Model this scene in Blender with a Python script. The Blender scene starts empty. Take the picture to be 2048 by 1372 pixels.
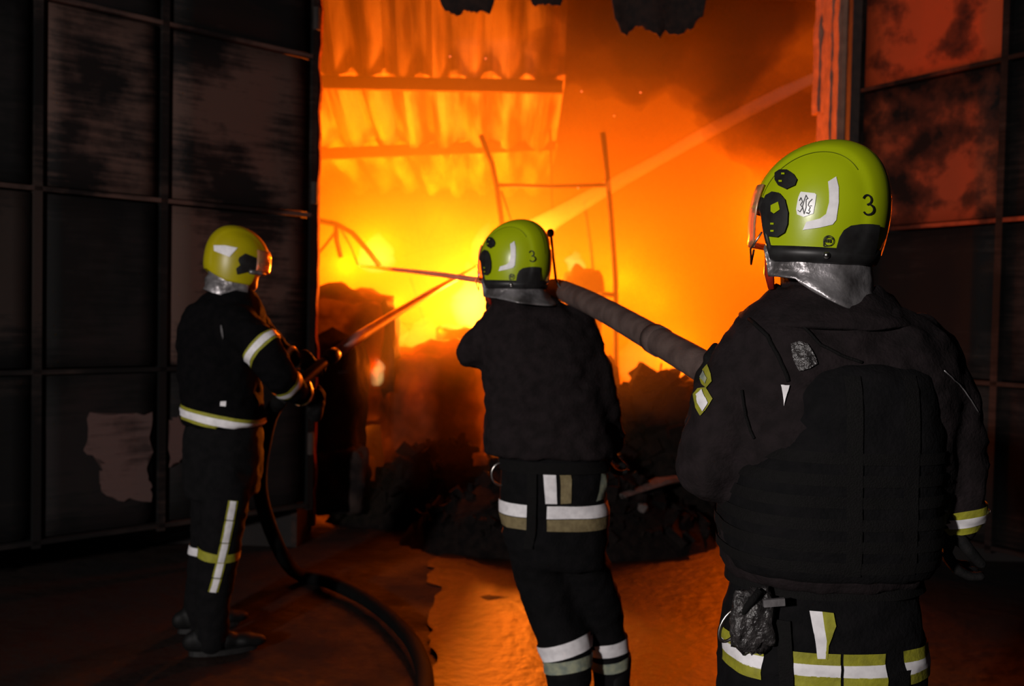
import bpy, bmesh, math, random
import numpy as np
from mathutils import Vector, Matrix, noise, Quaternion
from mathutils.bvhtree import BVHTree

random.seed(7)
PI = math.pi
scene = bpy.context.scene
COL = scene.collection

# ------------------------------------------------------------------ camera
F = 1900.0                       # focal length in pixels of the 2048x1372 frame
EYE = Vector((0, 0, 1.55))
pitch, roll = math.radians(1.69), 0.020
fwd = Vector((0, math.cos(pitch), -math.sin(pitch)))
up0 = Vector((0, math.sin(pitch), math.cos(pitch)))
r0 = Vector((1, 0, 0))
rgt = r0 * math.cos(roll) + up0 * math.sin(roll)
upv = up0 * math.cos(roll) - r0 * math.sin(roll)
cam = bpy.data.cameras.new('camera')
cam.sensor_width = 36.0
cam.lens = F / 2048 * 36
cam.clip_start = 0.05
cam.dof.use_dof = True
cam.dof.focus_distance = 1.9
cam.dof.aperture_fstop = 4.0
camo = bpy.data.objects.new('camera', cam)
m = Matrix.Identity(4)
for i in range(3):
    m[i][0], m[i][1], m[i][2], m[i][3] = rgt[i], upv[i], -fwd[i], EYE[i]
camo.matrix_world = m
COL.objects.link(camo)
scene.camera = camo


def ray(px, py):
    return (fwd + rgt * ((px - 1024) / F) - upv * ((py - 686) / F))


def P(px, py, Y):
    """the point of the place at depth Y that the photograph shows at px, py"""
    d = ray(px, py)
    return EYE + d * (Y / d.y)


# ------------------------------------------------------------------ world, exposure
world = bpy.data.worlds.new('night')
world.use_nodes = True
world.node_tree.nodes['Background'].inputs[0].default_value = (0.010, 0.010, 0.016, 1)
world.node_tree.nodes['Background'].inputs[1].default_value = 0.10
scene.world = world
vs = scene.view_settings
vs.view_transform = 'Standard'
vs.look = 'None'
vs.exposure = 0.0
vs.gamma = 1.0
vs.use_curve_mapping = False

# ------------------------------------------------------------------ lights
def area(name, loc, target, size, power, col):
    l = bpy.data.lights.new(name, 'AREA')
    l.shape = 'DISK'
    l.size = size
    l.energy = power
    l.color = col
    o = bpy.data.objects.new(name, l)
    o.location = loc
    o.rotation_euler = (Vector(target) - Vector(loc)).to_track_quat('-Z', 'Y').to_euler()
    COL.objects.link(o)
    return o


area('truck_work_lamp', (-3.4, -3.0, 2.4), (0.0, 3.8, 1.2), 0.30, 290, (1.0, 0.93, 0.90))

FIRE = (1.0, 0.135, 0.0012)


def fire_light(px, py, Y, r, power, col=FIRE):
    l = bpy.data.lights.new('fire_light', 'POINT')
    l.energy = power
    l.shadow_soft_size = r
    l.color = col
    o = bpy.data.objects.new('fire_light', l)
    o.location = P(px, py, Y)
    COL.objects.link(o)
    return o


fire_light(948, 603, 9.2, 0.16, 4600, (1.0, 0.22, 0.012))
fire_light(752, 500, 11.0, 0.10, 3600)
fire_light(965, 500, 11.6, 0.10, 2300)
fire_light(1165, 560, 10.2, 0.10, 500)
fire_light(1245, 560, 10.9, 0.20, 2500)
fire_light(1345, 712, 9.9, 0.10, 1300)
fire_light(1310, 600, 12.0, 0.20, 2200)
fire_light(1575, 440, 9.0, 0.15, 1500)  # added light with no flame there, brightens the right of the puddle
fire_light(690, 530, 9.9, 0.08, 1500)
fire_light(752, 735, 7.35, 0.04, 10)
fire_light(800, 600, 8.0, 0.05, 130)
fire_light(880, 660, 8.2, 0.05, 110)
fire_light(880, 440, 12.6, 0.10, 1200)

# ------------------------------------------------------------------ materials
def nodes_of(name):
    mt = bpy.data.materials.new(name)
    mt.use_nodes = True
    nt = mt.node_tree
    return mt, nt, nt.nodes['Principled BSDF']


def ramp(nt, stops):
    r = nt.nodes.new('ShaderNodeValToRGB')
    els = r.color_ramp.elements
    while len(els) > 1:
        els.remove(els[-1])
    els[0].position, els[0].color = stops[0][0], (*stops[0][1], 1)
    for p, c in stops[1:]:
        e = els.new(p)
        e.color = (*c, 1)
    return r


def mat(name, c1, c2=None, rough=0.8, scale=20, detail=5, bump=0.0, bscale=None, metal=0.0,
        spec=0.5, stretch=None, lo=0.35, hi=0.65, coat=0.0):
    mt, nt, b = nodes_of(name)
    b.inputs['Roughness'].default_value = rough
    b.inputs['Metallic'].default_value = metal
    b.inputs['Specular IOR Level'].default_value = spec
    b.inputs['Coat Weight'].default_value = coat
    tc = nt.nodes.new('ShaderNodeTexCoord')
    mp = nt.nodes.new('ShaderNodeMapping')
    nt.links.new(tc.outputs['Object'], mp.inputs[0])
    if stretch:
        mp.inputs['Scale'].default_value = stretch
    n = nt.nodes.new('ShaderNodeTexNoise')
    n.inputs['Scale'].default_value = scale
    n.inputs['Detail'].default_value = detail
    nt.links.new(mp.outputs[0], n.inputs['Vector'])
    c2 = c2 or tuple(x * 0.7 for x in c1)
    r = ramp(nt, [(lo, c1), (hi, c2)])
    nt.links.new(n.outputs[0], r.inputs[0])
    nt.links.new(r.outputs[0], b.inputs['Base Color'])
    if bump:
        n2 = nt.nodes.new('ShaderNodeTexNoise')
        n2.inputs['Scale'].default_value = bscale or scale * 2
        n2.inputs['Detail'].default_value = 6
        nt.links.new(mp.outputs[0], n2.inputs['Vector'])
        bp = nt.nodes.new('ShaderNodeBump')
        bp.inputs['Strength'].default_value = bump
        bp.inputs['Distance'].default_value = 0.01
        nt.links.new(n2.outputs[0], bp.inputs['Height'])
        nt.links.new(bp.outputs[0], b.inputs['Normal'])
    return mt


M = {}
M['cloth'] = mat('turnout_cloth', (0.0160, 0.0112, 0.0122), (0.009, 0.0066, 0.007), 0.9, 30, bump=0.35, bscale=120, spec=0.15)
M['cloth_navy'] = mat('navy_cloth', (0.0065, 0.0060, 0.0066), (0.004, 0.004, 0.0045), 0.92, 30, bump=0.35, bscale=120, spec=0.12)
M['webbing'] = mat('webbing', (0.0045, 0.004, 0.004), None, 0.85, 80, bump=0.4, bscale=300, spec=0.2)
M['lime'] = mat('lime_helmet_paint', (0.40, 0.50, 0.004), (0.37, 0.46, 0.004), 0.30, 12, bump=0.03, bscale=25, spec=0.5, lo=0.3, hi=0.7)
M['yellow'] = mat('yellow_helmet_paint', (0.45, 0.38, 0.002), (0.40, 0.33, 0.002), 0.38, 12, spec=0.5)
M['black'] = mat('black_plastic', (0.012, 0.011, 0.011), (0.02, 0.02, 0.02), 0.45, 40, spec=0.4)
M['silver_cloth'] = mat('aluminised_cloth', (0.40, 0.38, 0.39), (0.12, 0.11, 0.11), 0.36, 16, bump=0.8, bscale=18, metal=0.6)
M['reflect'] = mat('reflective_tape', (0.92, 0.90, 0.92), (0.72, 0.70, 0.72), 0.5, 45, lo=0.4, hi=0.75, spec=0.5)
M['sticker'] = mat('white_sticker', (0.90, 0.90, 0.88), (0.84, 0.84, 0.82), 0.35, 30)
M['lime_tape'] = mat('olive_yellow_tape', (0.34, 0.33, 0.02), (0.26, 0.25, 0.02), 0.7, 50, bump=0.2)
M['tan_tape'] = mat('soiled_tan_tape', (0.24, 0.19, 0.09), (0.17, 0.13, 0.06), 0.75, 50, bump=0.2)
M['pale_tape'] = mat('soiled_pale_tape', (0.36, 0.38, 0.26), (0.20, 0.24, 0.20), 0.7, 35, bump=0.2)
M['metal'] = mat('steel', (0.55, 0.53, 0.50), (0.4, 0.38, 0.36), 0.28, 30, metal=1.0)
M['skin'] = mat('skin', (0.45, 0.26, 0.19), (0.40, 0.22, 0.16), 0.55, 25)
M['glove'] = mat('glove_leather', (0.008, 0.007, 0.007), (0.005, 0.005, 0.005), 0.8, 60, bump=0.3, spec=0.15)
M['boot'] = mat('boot_rubber', (0.006, 0.006, 0.006), None, 0.6, 40, spec=0.2)
M['cloth_left'] = mat('shaded_black_cloth', (0.0050, 0.0045, 0.0050), (0.003, 0.003, 0.0035), 0.95, 30, bump=0.35, bscale=120, spec=0.05)  # shade on the left figure put into a darker cloth colour
M['glossy_soot'] = mat('melted_black_tape', (0.02, 0.018, 0.018), (0.05, 0.045, 0.045), 0.22, 60, bump=1.0, bscale=70, spec=0.8)
M['hose'] = mat('canvas_hose', (0.13, 0.09, 0.078), (0.075, 0.050, 0.044), 0.8, 18, bump=0.4, bscale=260, spec=0.2)
M['wet_hose'] = mat('wet_dark_hose', (0.004, 0.004, 0.004), None, 0.85, 18, spec=0.1)
M['red_plastic'] = mat('red_plastic', (0.35, 0.02, 0.01), None, 0.4, 20)
M['char'] = mat('charred_waste', (0.045, 0.030, 0.026), (0.012, 0.009, 0.009), 0.9, 6, bump=0.9, bscale=22, spec=0.1)
M['char_fine'] = mat('charred_rubble', (0.013, 0.009, 0.008), (0.005, 0.004, 0.004), 0.9, 20, bump=0.9, bscale=50, spec=0.1)
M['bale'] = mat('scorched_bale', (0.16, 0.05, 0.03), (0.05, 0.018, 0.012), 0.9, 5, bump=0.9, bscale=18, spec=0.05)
def haze_glow(mt, strength):
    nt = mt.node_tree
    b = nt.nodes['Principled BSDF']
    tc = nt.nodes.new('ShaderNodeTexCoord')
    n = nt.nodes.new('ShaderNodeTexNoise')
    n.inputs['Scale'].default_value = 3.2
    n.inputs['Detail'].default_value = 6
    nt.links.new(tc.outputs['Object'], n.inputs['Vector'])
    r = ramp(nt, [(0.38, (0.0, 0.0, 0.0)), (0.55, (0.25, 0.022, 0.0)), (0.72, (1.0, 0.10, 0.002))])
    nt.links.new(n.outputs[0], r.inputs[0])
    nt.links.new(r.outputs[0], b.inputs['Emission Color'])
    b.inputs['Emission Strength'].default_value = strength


haze_glow(M['bale'], 0.30)  # red glow of the lit haze, put into the bales' own emission
M['rust'] = mat('burnt_steel', (0.035, 0.020, 0.015), (0.016, 0.011, 0.010), 0.75, 14, bump=0.3)
M['sheet'] = mat('galvanised_sheet', (0.50, 0.43, 0.36), (0.07, 0.045, 0.03), 0.6, 2.2, bump=0.15, metal=0.1, lo=0.40, hi=0.60, stretch=(2.6, 0.35, 0.35))
M['soot_wall'] = mat('sooty_masonry', (0.015, 0.011, 0.010), (0.007, 0.006, 0.006), 0.95, 3, bump=0.6, bscale=30)
M['plaster'] = mat('peeling_plaster', (0.30, 0.15, 0.10), (0.20, 0.10, 0.07), 0.9, 10, bump=0.8, bscale=24)
M['foam'] = mat('burnt_foam', (0.030, 0.014, 0.010), (0.012, 0.007, 0.006), 0.95, 20, bump=0.9)
M['firelit_edge'] = mat('firelit_edge', (0.34, 0.07, 0.03), (0.12, 0.03, 0.015), 0.9, 16, bump=0.9)  # foam edge coloured redder to carry the glow of the fire
M['pale_rag'] = mat('pale_scrap', (0.13, 0.105, 0.10), (0.06, 0.05, 0.045), 0.9, 15, bump=0.5)
M['ink'] = mat('black_ink', (0.008, 0.008, 0.008), None, 0.5, 20)


def visor_mat():
    mt, nt, b = nodes_of('amber_visor')
    b.inputs['Base Color'].default_value = (1.0, 0.62, 0.35, 1)
    b.inputs['Roughness'].default_value = 0.12
    b.inputs['Transmission Weight'].default_value = 0.75
    b.inputs['IOR'].default_value = 1.3
    return mt


M['visor'] = visor_mat()


def painted_panel(name, pale, mid, dark, seed, streak=1.0, amount=0.5, wear=0.5):
    """old painted sheet steel: paint, brown scorch and soot clouds with ragged edges"""
    mt, nt, b = nodes_of(name)
    L = nt.links.new
    b.inputs['Roughness'].default_value = 0.8
    b.inputs['Specular IOR Level'].default_value = 0.2
    tc = nt.nodes.new('ShaderNodeTexCoord')
    mp = nt.nodes.new('ShaderNodeMapping')
    mp.inputs['Location'].default_value = (seed * 3.1, seed * 1.7, seed * 2.3)
    L(tc.outputs['Object'], mp.inputs[0])
    n1 = nt.nodes.new('ShaderNodeTexNoise')
    n1.inputs['Scale'].default_value = 1.15
    n1.inputs['Detail'].default_value = 7
    n1.inputs['Roughness'].default_value = 0.62
    L(mp.outputs[0], n1.inputs['Vector'])
    mp2 = nt.nodes.new('ShaderNodeMapping')
    mp2.inputs['Scale'].default_value = (2.2, 2.2, 26 * streak)
    L(tc.outputs['Object'], mp2.inputs[0])
    n2 = nt.nodes.new('ShaderNodeTexNoise')
    n2.inputs['Scale'].default_value = 1.6
    n2.inputs['Detail'].default_value = 5
    L(mp2.outputs[0], n2.inputs['Vector'])
    ad = nt.nodes.new('ShaderNodeMath')
    ad.operation = 'MULTIPLY_ADD'
    L(n2.outputs[0], ad.inputs[0])
    ad.inputs[1].default_value = 0.28
    L(n1.outputs[0], ad.inputs[2])
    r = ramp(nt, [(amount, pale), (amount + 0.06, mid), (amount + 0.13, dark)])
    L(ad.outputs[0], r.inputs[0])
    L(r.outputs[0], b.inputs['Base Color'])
    bp = nt.nodes.new('ShaderNodeBump')
    bp.inputs['Strength'].default_value = 0.3
    bp.inputs['Distance'].default_value = 0.01
    L(n2.outputs[0], bp.inputs['Height'])
    L(bp.outputs[0], b.inputs['Normal'])
    return mt


M['panel_a'] = painted_panel('scorched_panel', (0.085, 0.048, 0.038), (0.040, 0.024, 0.020), (0.006, 0.005, 0.005), 1, amount=0.60)
M['panel_b'] = painted_panel('sooty_panel', (0.028, 0.019, 0.016), (0.013, 0.010, 0.009), (0.004, 0.004, 0.004), 4, amount=0.55)
M['panel_dark'] = painted_panel('blackened_panel', (0.012, 0.009, 0.009), (0.008, 0.007, 0.007), (0.004, 0.004, 0.004), 9, amount=0.55)
M['panel_pale'] = painted_panel('pale_panel', (0.10, 0.062, 0.056), (0.065, 0.040, 0.036), (0.02, 0.015, 0.014), 12.3, amount=0.72)
M['panel_firelit'] = painted_panel('firelit_right_panel', (0.36, 0.06, 0.02), (0.10, 0.022, 0.010), (0.008, 0.005, 0.004), 6, amount=0.56, streak=0.12)  # red firelight put into the colour of the right panel and rails


M['panel_firelit_a'] = painted_panel('red_lit_panel', (0.60, 0.075, 0.018), (0.20, 0.03, 0.010), (0.010, 0.006, 0.005), 16, amount=0.62, streak=0.12)  # upper right panel: firelight painted in as a stronger red


def floor_mat():
    mt, nt, b = nodes_of('wet_ground')
    L = nt.links.new
    tc = nt.nodes.new('ShaderNodeTexCoord')
    n1 = nt.nodes.new('ShaderNodeTexNoise')
    n1.inputs['Scale'].default_value = 1.3
    n1.inputs['Detail'].default_value = 9
    n1.inputs['Roughness'].default_value = 0.6
    L(tc.outputs['Object'], n1.inputs['Vector'])
    r = ramp(nt, [(0.36, (0.022, 0.011, 0.008)), (0.52, (0.014, 0.008, 0.006)), (0.62, (0.006, 0.004, 0.004))])
    L(n1.outputs[0], r.inputs[0])
    L(r.outputs[0], b.inputs['Base Color'])
    r2 = ramp(nt, [(0.42, (0.6, 0.6, 0.6)), (0.62, (0.9, 0.9, 0.9))])
    L(n1.outputs[0], r2.inputs[0])
    L(r2.outputs[0], b.inputs['Roughness'])
    b.inputs['Specular IOR Level'].default_value = 0.25
    n2 = nt.nodes.new('ShaderNodeTexNoise')
    n2.inputs['Scale'].default_value = 9
    n2.inputs['Detail'].default_value = 8
    L(tc.outputs['Object'], n2.inputs['Vector'])
    bp = nt.nodes.new('ShaderNodeBump')
    bp.inputs['Strength'].default_value = 0.5
    bp.inputs['Distance'].default_value = 0.04
    L(n2.outputs[0], bp.inputs['Height'])
    L(bp.outputs[0], b.inputs['Normal'])
    return mt


M['ground'] = floor_mat()


M['mud_water'] = mat('muddy_water', (0.036, 0.012, 0.005), (0.008, 0.004, 0.003), 0.50, 3.5, detail=8, bump=0.9, bscale=14, spec=0.28, lo=0.40, hi=0.60)


def volume_mat(name, scol, sdens, acol=None, adens=0.0, ecol=None, estr=0.0, aniso=0.0):
    mt = bpy.data.materials.new(name)
    mt.use_nodes = True
    nt = mt.node_tree
    nt.nodes.clear()
    out = nt.nodes.new('ShaderNodeOutputMaterial')
    last = None
    def add(sh):
        nonlocal last
        if last is None:
            last = sh.outputs[0]
        else:
            a = nt.nodes.new('ShaderNodeAddShader')
            nt.links.new(last, a.inputs[0])
            nt.links.new(sh.outputs[0], a.inputs[1])
            last = a.outputs[0]
    if sdens:
        s = nt.nodes.new('ShaderNodeVolumeScatter')
        s.inputs['Color'].default_value = (*scol, 1)
        s.inputs['Density'].default_value = sdens
        s.inputs['Anisotropy'].default_value = aniso
        add(s)
    if adens:
        s = nt.nodes.new('ShaderNodeVolumeAbsorption')
        s.inputs['Color'].default_value = (*acol, 1)
        s.inputs['Density'].default_value = adens
        add(s)
    if estr:
        s = nt.nodes.new('ShaderNodeEmission')
        s.inputs['Color'].default_value = (*ecol, 1)
        s.inputs['Strength'].default_value = estr
        add(s)
    nt.links.new(last, out.inputs['Volume'])
    return mt


M['smoke'] = volume_mat('hot_smoke', (0.9, 0.85, 0.35), 0.11, (0.45, 0.36, 0.25), 0.66, aniso=0.2)
M['flame'] = volume_mat('flame', None, 0, ecol=(1.0, 0.42, 0.05), estr=2.5)
M['flame_hot'] = volume_mat('hot_flame', None, 0, ecol=(1.0, 0.62, 0.20), estr=9)
M['spray'] = volume_mat('water_spray', (1, 1, 1), 4.5)
M['spray_near'] = mat('dense_water_jet', (0.62, 0.36, 0.31), (0.42, 0.23, 0.20), 0.5, 3, stretch=(1, 1, 1))


# ------------------------------------------------------------------ mesh helpers
def link(o, parent=None, **props):
    COL.objects.link(o)
    if parent:
        o.parent = parent
    for k, v in props.items():
        if v:
            o[k] = v
    return o


def obj(name, verts, faces, material, parent=None, smooth=False, **props):
    me = bpy.data.meshes.new(name)
    me.from_pydata([tuple(v) for v in verts], [], faces)
    me.materials.append(material)
    if smooth:
        me.polygons.foreach_set('use_smooth', [True] * len(me.polygons))
    me.update()
    return link(bpy.data.objects.new(name, me), parent, **props)


def thing(name, label, cat, loc=(0, 0, 0), group=None):
    o = bpy.data.objects.new(name, None)
    o.empty_display_size = 0.1
    o.location = loc
    return link(o, None, label=label, category=cat, group=group)


class MB:
    def __init__(s):
        s.v, s.f = [], []

    def add(s, v, f):
        k = len(s.v)
        s.v += [Vector(x) for x in v]
        s.f += [tuple(i + k for i in q) for q in f]

    def rings(s, rings, caps=True):
        k, n = len(s.v), len(rings[0])
        for r in rings:
            s.v += [Vector(x) for x in r]
        for i in range(len(rings) - 1):
            for j in range(n):
                a, b = k + i * n + j, k + i * n + (j + 1) % n
                s.f.append((a, b, b + n, a + n))
        if caps:
            s.f.append(tuple(k + j for j in reversed(range(n))))
            s.f.append(tuple(k + (len(rings) - 1) * n + j for j in range(n)))

    def tube(s, pts, rad, n=12, flat=1.0):
        pts = [Vector(p) for p in pts]
        if not isinstance(rad, (list, tuple)):
            rad = [rad] * len(pts)
        rs = []
        u = None
        for i, p in enumerate(pts):
            d = (pts[min(i + 1, len(pts) - 1)] - pts[max(i - 1, 0)]).normalized()
            if u is None:
                u = d.cross(Vector((0, 0, 1)) if abs(d.z) < 0.9 else Vector((1, 0, 0))).normalized()
            u = (u - d * u.dot(d)).normalized()
            w = d.cross(u)
            rs.append([p + (u * math.cos(t) + w * math.sin(t) * flat) * rad[i] for t in [2 * PI * j / n for j in range(n)]])
        s.rings(rs)

    def capsule(s, a, b, ra, rb, n=14):
        a, b = Vector(a), Vector(b)
        d = (b - a)
        L = max(d.length, 1e-5)
        d /= L
        pts, rad = [], []
        for t in (-0.98, -0.8, -0.45):
            pts.append(a + d * ra * t); rad.append(ra * math.sqrt(1 - t * t))
        for k in range(5):
            t = k / 4
            pts.append(a.lerp(b, t)); rad.append(ra + (rb - ra) * t)
        for t in (0.45, 0.8, 0.98):
            pts.append(b + d * rb * t); rad.append(rb * math.sqrt(1 - t * t))
        s.tube(pts, rad, n)

    def ball(s, c, rx, ry, rz, n=14, rot=None):
        c = Vector(c)
        R = rot or Matrix.Identity(3)
        rs = []
        for i in range(1, n):
            t = PI * i / n
            rs.append([c + R @ Vector((rx * math.sin(t) * math.cos(a), ry * math.sin(t) * math.sin(a), rz * math.cos(t)))
                       for a in [2 * PI * j / n for j in range(n)]])
        s.rings(rs)

    def box(s, c, sx, sy, sz, rot=None):
        c = Vector(c)
        R = rot or Matrix.Identity(3)
        vs_ = [c + R @ Vector((x * sx / 2, y * sy / 2, z * sz / 2)) for x in (-1, 1) for y in (-1, 1) for z in (-1, 1)]
        s.add(vs_, [(0, 1, 3, 2), (4, 6, 7, 5), (0, 4, 5, 1), (2, 3, 7, 6), (0, 2, 6, 4), (1, 5, 7, 3)])

    def build(s, name, material, parent=None, smooth=False, **props):
        return obj(name, s.v, s.f, material, parent, smooth, **props)

    def fused(s, voxel=0.014, smooth=4, wrinkle=0.0, wscale=9.0, seed=0.0):
        """one continuous surface out of the overlapping closed pieces"""
        me = bpy.data.meshes.new('tmp')
        me.from_pydata([tuple(v) for v in s.v], [], s.f)
        bm = bmesh.new(); bm.from_mesh(me)
        bmesh.ops.recalc_face_normals(bm, faces=bm.faces)
        bm.to_mesh(me); bm.free()
        o = bpy.data.objects.new('tmp', me)
        COL.objects.link(o)
        md = o.modifiers.new('r', 'REMESH'); md.mode = 'VOXEL'; md.voxel_size = voxel
        if smooth:
            ms = o.modifiers.new('s', 'SMOOTH'); ms.iterations = smooth; ms.factor = 0.6
        dg = bpy.context.evaluated_depsgraph_get()
        out = bpy.data.meshes.new_from_object(o.evaluated_get(dg))
        bpy.data.objects.remove(o)
        if wrinkle:
            n = len(out.vertices)
            co = np.empty(n * 3); out.vertices.foreach_get('co', co); co = co.reshape(-1, 3)
            no = np.empty(n * 3); out.vertices.foreach_get('normal', no); no = no.reshape(-1, 3)
            for i in range(n):
                p = Vector(co[i])
                q = Vector((p.x * wscale, p.y * wscale, p.z * wscale * 1.7)) + Vector((seed, seed, 0))
                w = noise.noise(q) + 0.5 * noise.noise(q * 2.3)
                w = -abs(w) * 1.6 + 0.35
                co[i] += no[i] * w * wrinkle
            out.vertices.foreach_set('co', co.ravel())
        out.polygons.foreach_set('use_smooth', [True] * len(out.polygons))
        out.update()
        return out


def put(name, me, material, parent=None, **props):
    me.name = name
    me.materials.clear()
    me.materials.append(material)
    return link(bpy.data.objects.new(name, me), parent, **props)


def bvh_of(me):
    return BVHTree.FromPolygons([v.co.copy() for v in me.vertices], [tuple(p.vertices) for p in me.polygons])


def largest(v, f):
    # keep the largest connected piece
    own = {}
    left = set(range(len(f)))
    byv = {}
    for i, q in enumerate(f):
        for a in q:
            byv.setdefault(a, []).append(i)
    best = []
    while left:
        st = [left.pop()]; comp = []
        while st:
            i = st.pop(); comp.append(i)
            for a in f[i]:
                for j in byv[a]:
                    if j in left:
                        left.remove(j); st.append(j)
        if len(comp) > len(best):
            best = comp
    f = [f[i] for i in sorted(best)]
    used = sorted({a for q in f for a in q})
    mp_ = {a: i for i, a in enumerate(used)}
    return [v[a] for a in used], [[mp_[a] for a in q] for q in f]


def grid_on(bvh, grid, off, name, material, parent, maxd=9.0, **props):
    """grid of (origin, direction): shoots each onto the surface and skins the hits"""
    v, idx = [], {}
    for i, row in enumerate(grid):
        for j, (o, d) in enumerate(row):
            d = Vector(d).normalized()
            h = bvh.ray_cast(Vector(o), d)
            if h[0] is not None and h[3] < maxd:
                nn = h[1]
                idx[i, j] = len(v)
                sgn = 1 if nn.dot(d) > 0 else -1
                v.append(h[0] + d * off * sgn)
    f = []
    for i in range(len(grid) - 1):
        for j in range(len(grid[0]) - 1):
            ks = [(i, j), (i, j + 1), (i + 1, j + 1), (i + 1, j)]
            if all(k in idx for k in ks):
                q = [idx[k] for k in ks]
                if max((v[a] - v[b]).length for a in q for b in q) < 0.12:
                    f.append(q)
    v, f = largest(v, f)
    return obj(name, v, f, material, parent, True, **props)


def band(bvh, c, axis, width, name, material, parent, a0=0, a1=360, off=0.004, n=40, ref=None, m=4, **props):
    """tape running round a limb or a trunk"""
    c, axis = Vector(c), Vector(axis).normalized()
    u = Vector(ref) if ref else Vector((0, -1 if a1 - a0 < 359 else 1, 0))
    u = (u - axis * u.dot(axis)).normalized()
    w = axis.cross(u)
    g = []
    for k in range(m):
        o = c + axis * width * (k / (m - 1) - 0.5)
        g.append([(o, u * math.cos(t) + w * math.sin(t)) for t in [math.radians(a0 + (a1 - a0) * j / n) for j in range(n + 1)]])
    return grid_on(bvh, g, off, name, material, parent, **props)


def decal(bvh, poly, name, material, parent, off=0.002, cuts=3, inv=None, **props):
    """a flat patch outlined by its corners, laid on the surface below it"""
    bm = bmesh.new()
    vs_ = [bm.verts.new((x, y, 0)) for x, y in poly]
    bm.faces.new(vs_)
    bmesh.ops.triangulate(bm, faces=bm.faces[:])
    for k in range(cuts):
        bmesh.ops.subdivide_edges(bm, edges=[e for e in bm.edges if e.calc_length() > 5], cuts=1)
        bmesh.ops.triangulate(bm, faces=bm.faces[:])
    v, ok = [], []
    for x in bm.verts:
        d = ray(x.co.x, x.co.y).normalized()
        h = bvh.ray_cast(EYE, d)
        ok.append(h[0] is not None)
        p = h[0] + h[1] * (off if h[1].dot(d) < 0 else -off) if h[0] is not None else Vector()
        v.append(inv @ p if inv else p)
    bm.verts.index_update()
    f = [tuple(q.index for q in fc.verts) for fc in bm.faces if all(ok[q.index] for q in fc.verts)]
    bm.free()
    v, f = largest(v, f)
    return obj(name, v, f, material, parent, True, **props)


def stroke(pts, w):
    """outline polygons (quads) of a pen stroke through pts"""
    out = []
    for a, b in zip(pts[:-1], pts[1:]):
        a, b = Vector(a), Vector(b)
        d = (b - a).normalized()
        n = Vector((-d.y, d.x)) * w / 2
        a2, b2 = a - d * w * 0.25, b + d * w * 0.25
        out.append([a2 + n, b2 + n, b2 - n, a2 - n])
    return out


def decal_strokes(bvh, strokes, w, name, material, parent, off=0.003, inv=None, **props):
    v, f = [], []
    for pts in strokes:
        for q in stroke(pts, w):
            k = len(v)
            good = True
            for p in q:
                d = ray(p.x, p.y).normalized()
                h = bvh.ray_cast(EYE, d)
                if h[0] is None:
                    good = False
                    break
                pt = h[0] + h[1] * (off if h[1].dot(d) < 0 else -off)
                v.append(inv @ pt if inv else pt)
            if good:
                f.append((k, k + 1, k + 2, k + 3))
            else:
                v = v[:k]
    return obj(name, v, f, material, parent, False, **props)


def arc(cx, cy, rx, ry, a0, a1, n=10):
    return [(cx + rx * math.cos(math.radians(a0 + (a1 - a0) * i / n)), cy + ry * math.sin(math.radians(a0 + (a1 - a0) * i / n))) for i in range(n + 1)]


def lump(name, c, sx, sy, sz, material, parent=None, seed=0, amp=0.22, freq=1.6, sub=4, sq=0.6, **props):
    """irregular bale or chunk: a squared-off ball broken up by noise"""
    bm = bmesh.new()
    bmesh.ops.create_icosphere(bm, subdivisions=sub, radius=1)
    c = Vector(c)
    vs_ = []
    for v in bm.verts:
        p = v.co
        mx = max(abs(p.x), abs(p.y), abs(p.z))
        q = p.lerp(p / mx, sq) if mx else p
        w = 0
        a, fr = 1.0, freq
        for o_ in range(4):
            w += a * noise.noise(p * fr + Vector((seed * 7.3, seed * 3.1, o_)))
            a *= 0.55; fr *= 2.1
        q = q * (1 + amp * w)
        vs_.append(c + Vector((q.x * sx, q.y * sy, q.z * sz)))
    bm.verts.index_update()
    f = [tuple(x.index for x in fc.verts) for fc in bm.faces]
    bm.free()
    return obj(name, vs_, f, material, parent, True, **props)


# ------------------------------------------------------------------ the setting
N = 90
gx = np.linspace(-9, 9, N); gy = np.linspace(-5, 15.5, N)
gv = []
for y in gy:
    for x in gx:
        gv.append((x, y, 0.018 * noise.noise(Vector((x * 1.1, y * 1.1, 0))) + 0.008 * noise.noise(Vector((x * 4, y * 4, 3)))))
gf = [(j * N + i, j * N + i + 1, (j + 1) * N + i + 1, (j + 1) * N + i) for j in range(N - 1) for i in range(N - 1)]
obj('floor', gv, gf, M['ground'], None, True, kind='structure')

# shallow muddy water lying in front of the gate
pp = []
rnd = random.Random(3)
out = [(872, 1120), (900, 1092), (960, 1076), (1060, 1062), (1200, 1078), (1300, 1070), (1420, 1058), (1500, 1110), (1560, 1250), (1600, 1420), (1560, 1650), (1300, 1760), (1000, 1700), (850, 1520), (836, 1400), (862, 1300), (868, 1200)]
for i in range(len(out)):
    a, c = Vector(out[i]), Vector(out[(i + 1) % len(out)])
    for k in range(10):
        q = a.lerp(c, k / 10)
        d = ray(q.x, q.y)
        t = (0.012 - EYE.z) / d.z
        w = EYE + d * t
        e = 0.10 * noise.noise(Vector((w.x * 3, w.y * 3, 5))) + 0.05 * noise.noise(Vector((w.x * 9, w.y * 9, 2)))
        pp.append((w.x + e, w.y + e, 0.012))
obj('puddle', pp, [tuple(range(len(pp)))], M['mud_water'], None, False, kind='stuff', category='puddle',
    label='muddy puddle glowing orange on the ground around the middle firefighter\'s feet')

GY = 6.20


def slab(name, x0, x1, y0, y1, z0, z1, material, parent=None, **props):
    b = MB()
    b.box(((x0 + x1) / 2, (y0 + y1) / 2, (z0 + z1) / 2), x1 - x0, y1 - y0, z1 - z0)
    return b.build(name, material, parent, **props)


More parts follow.
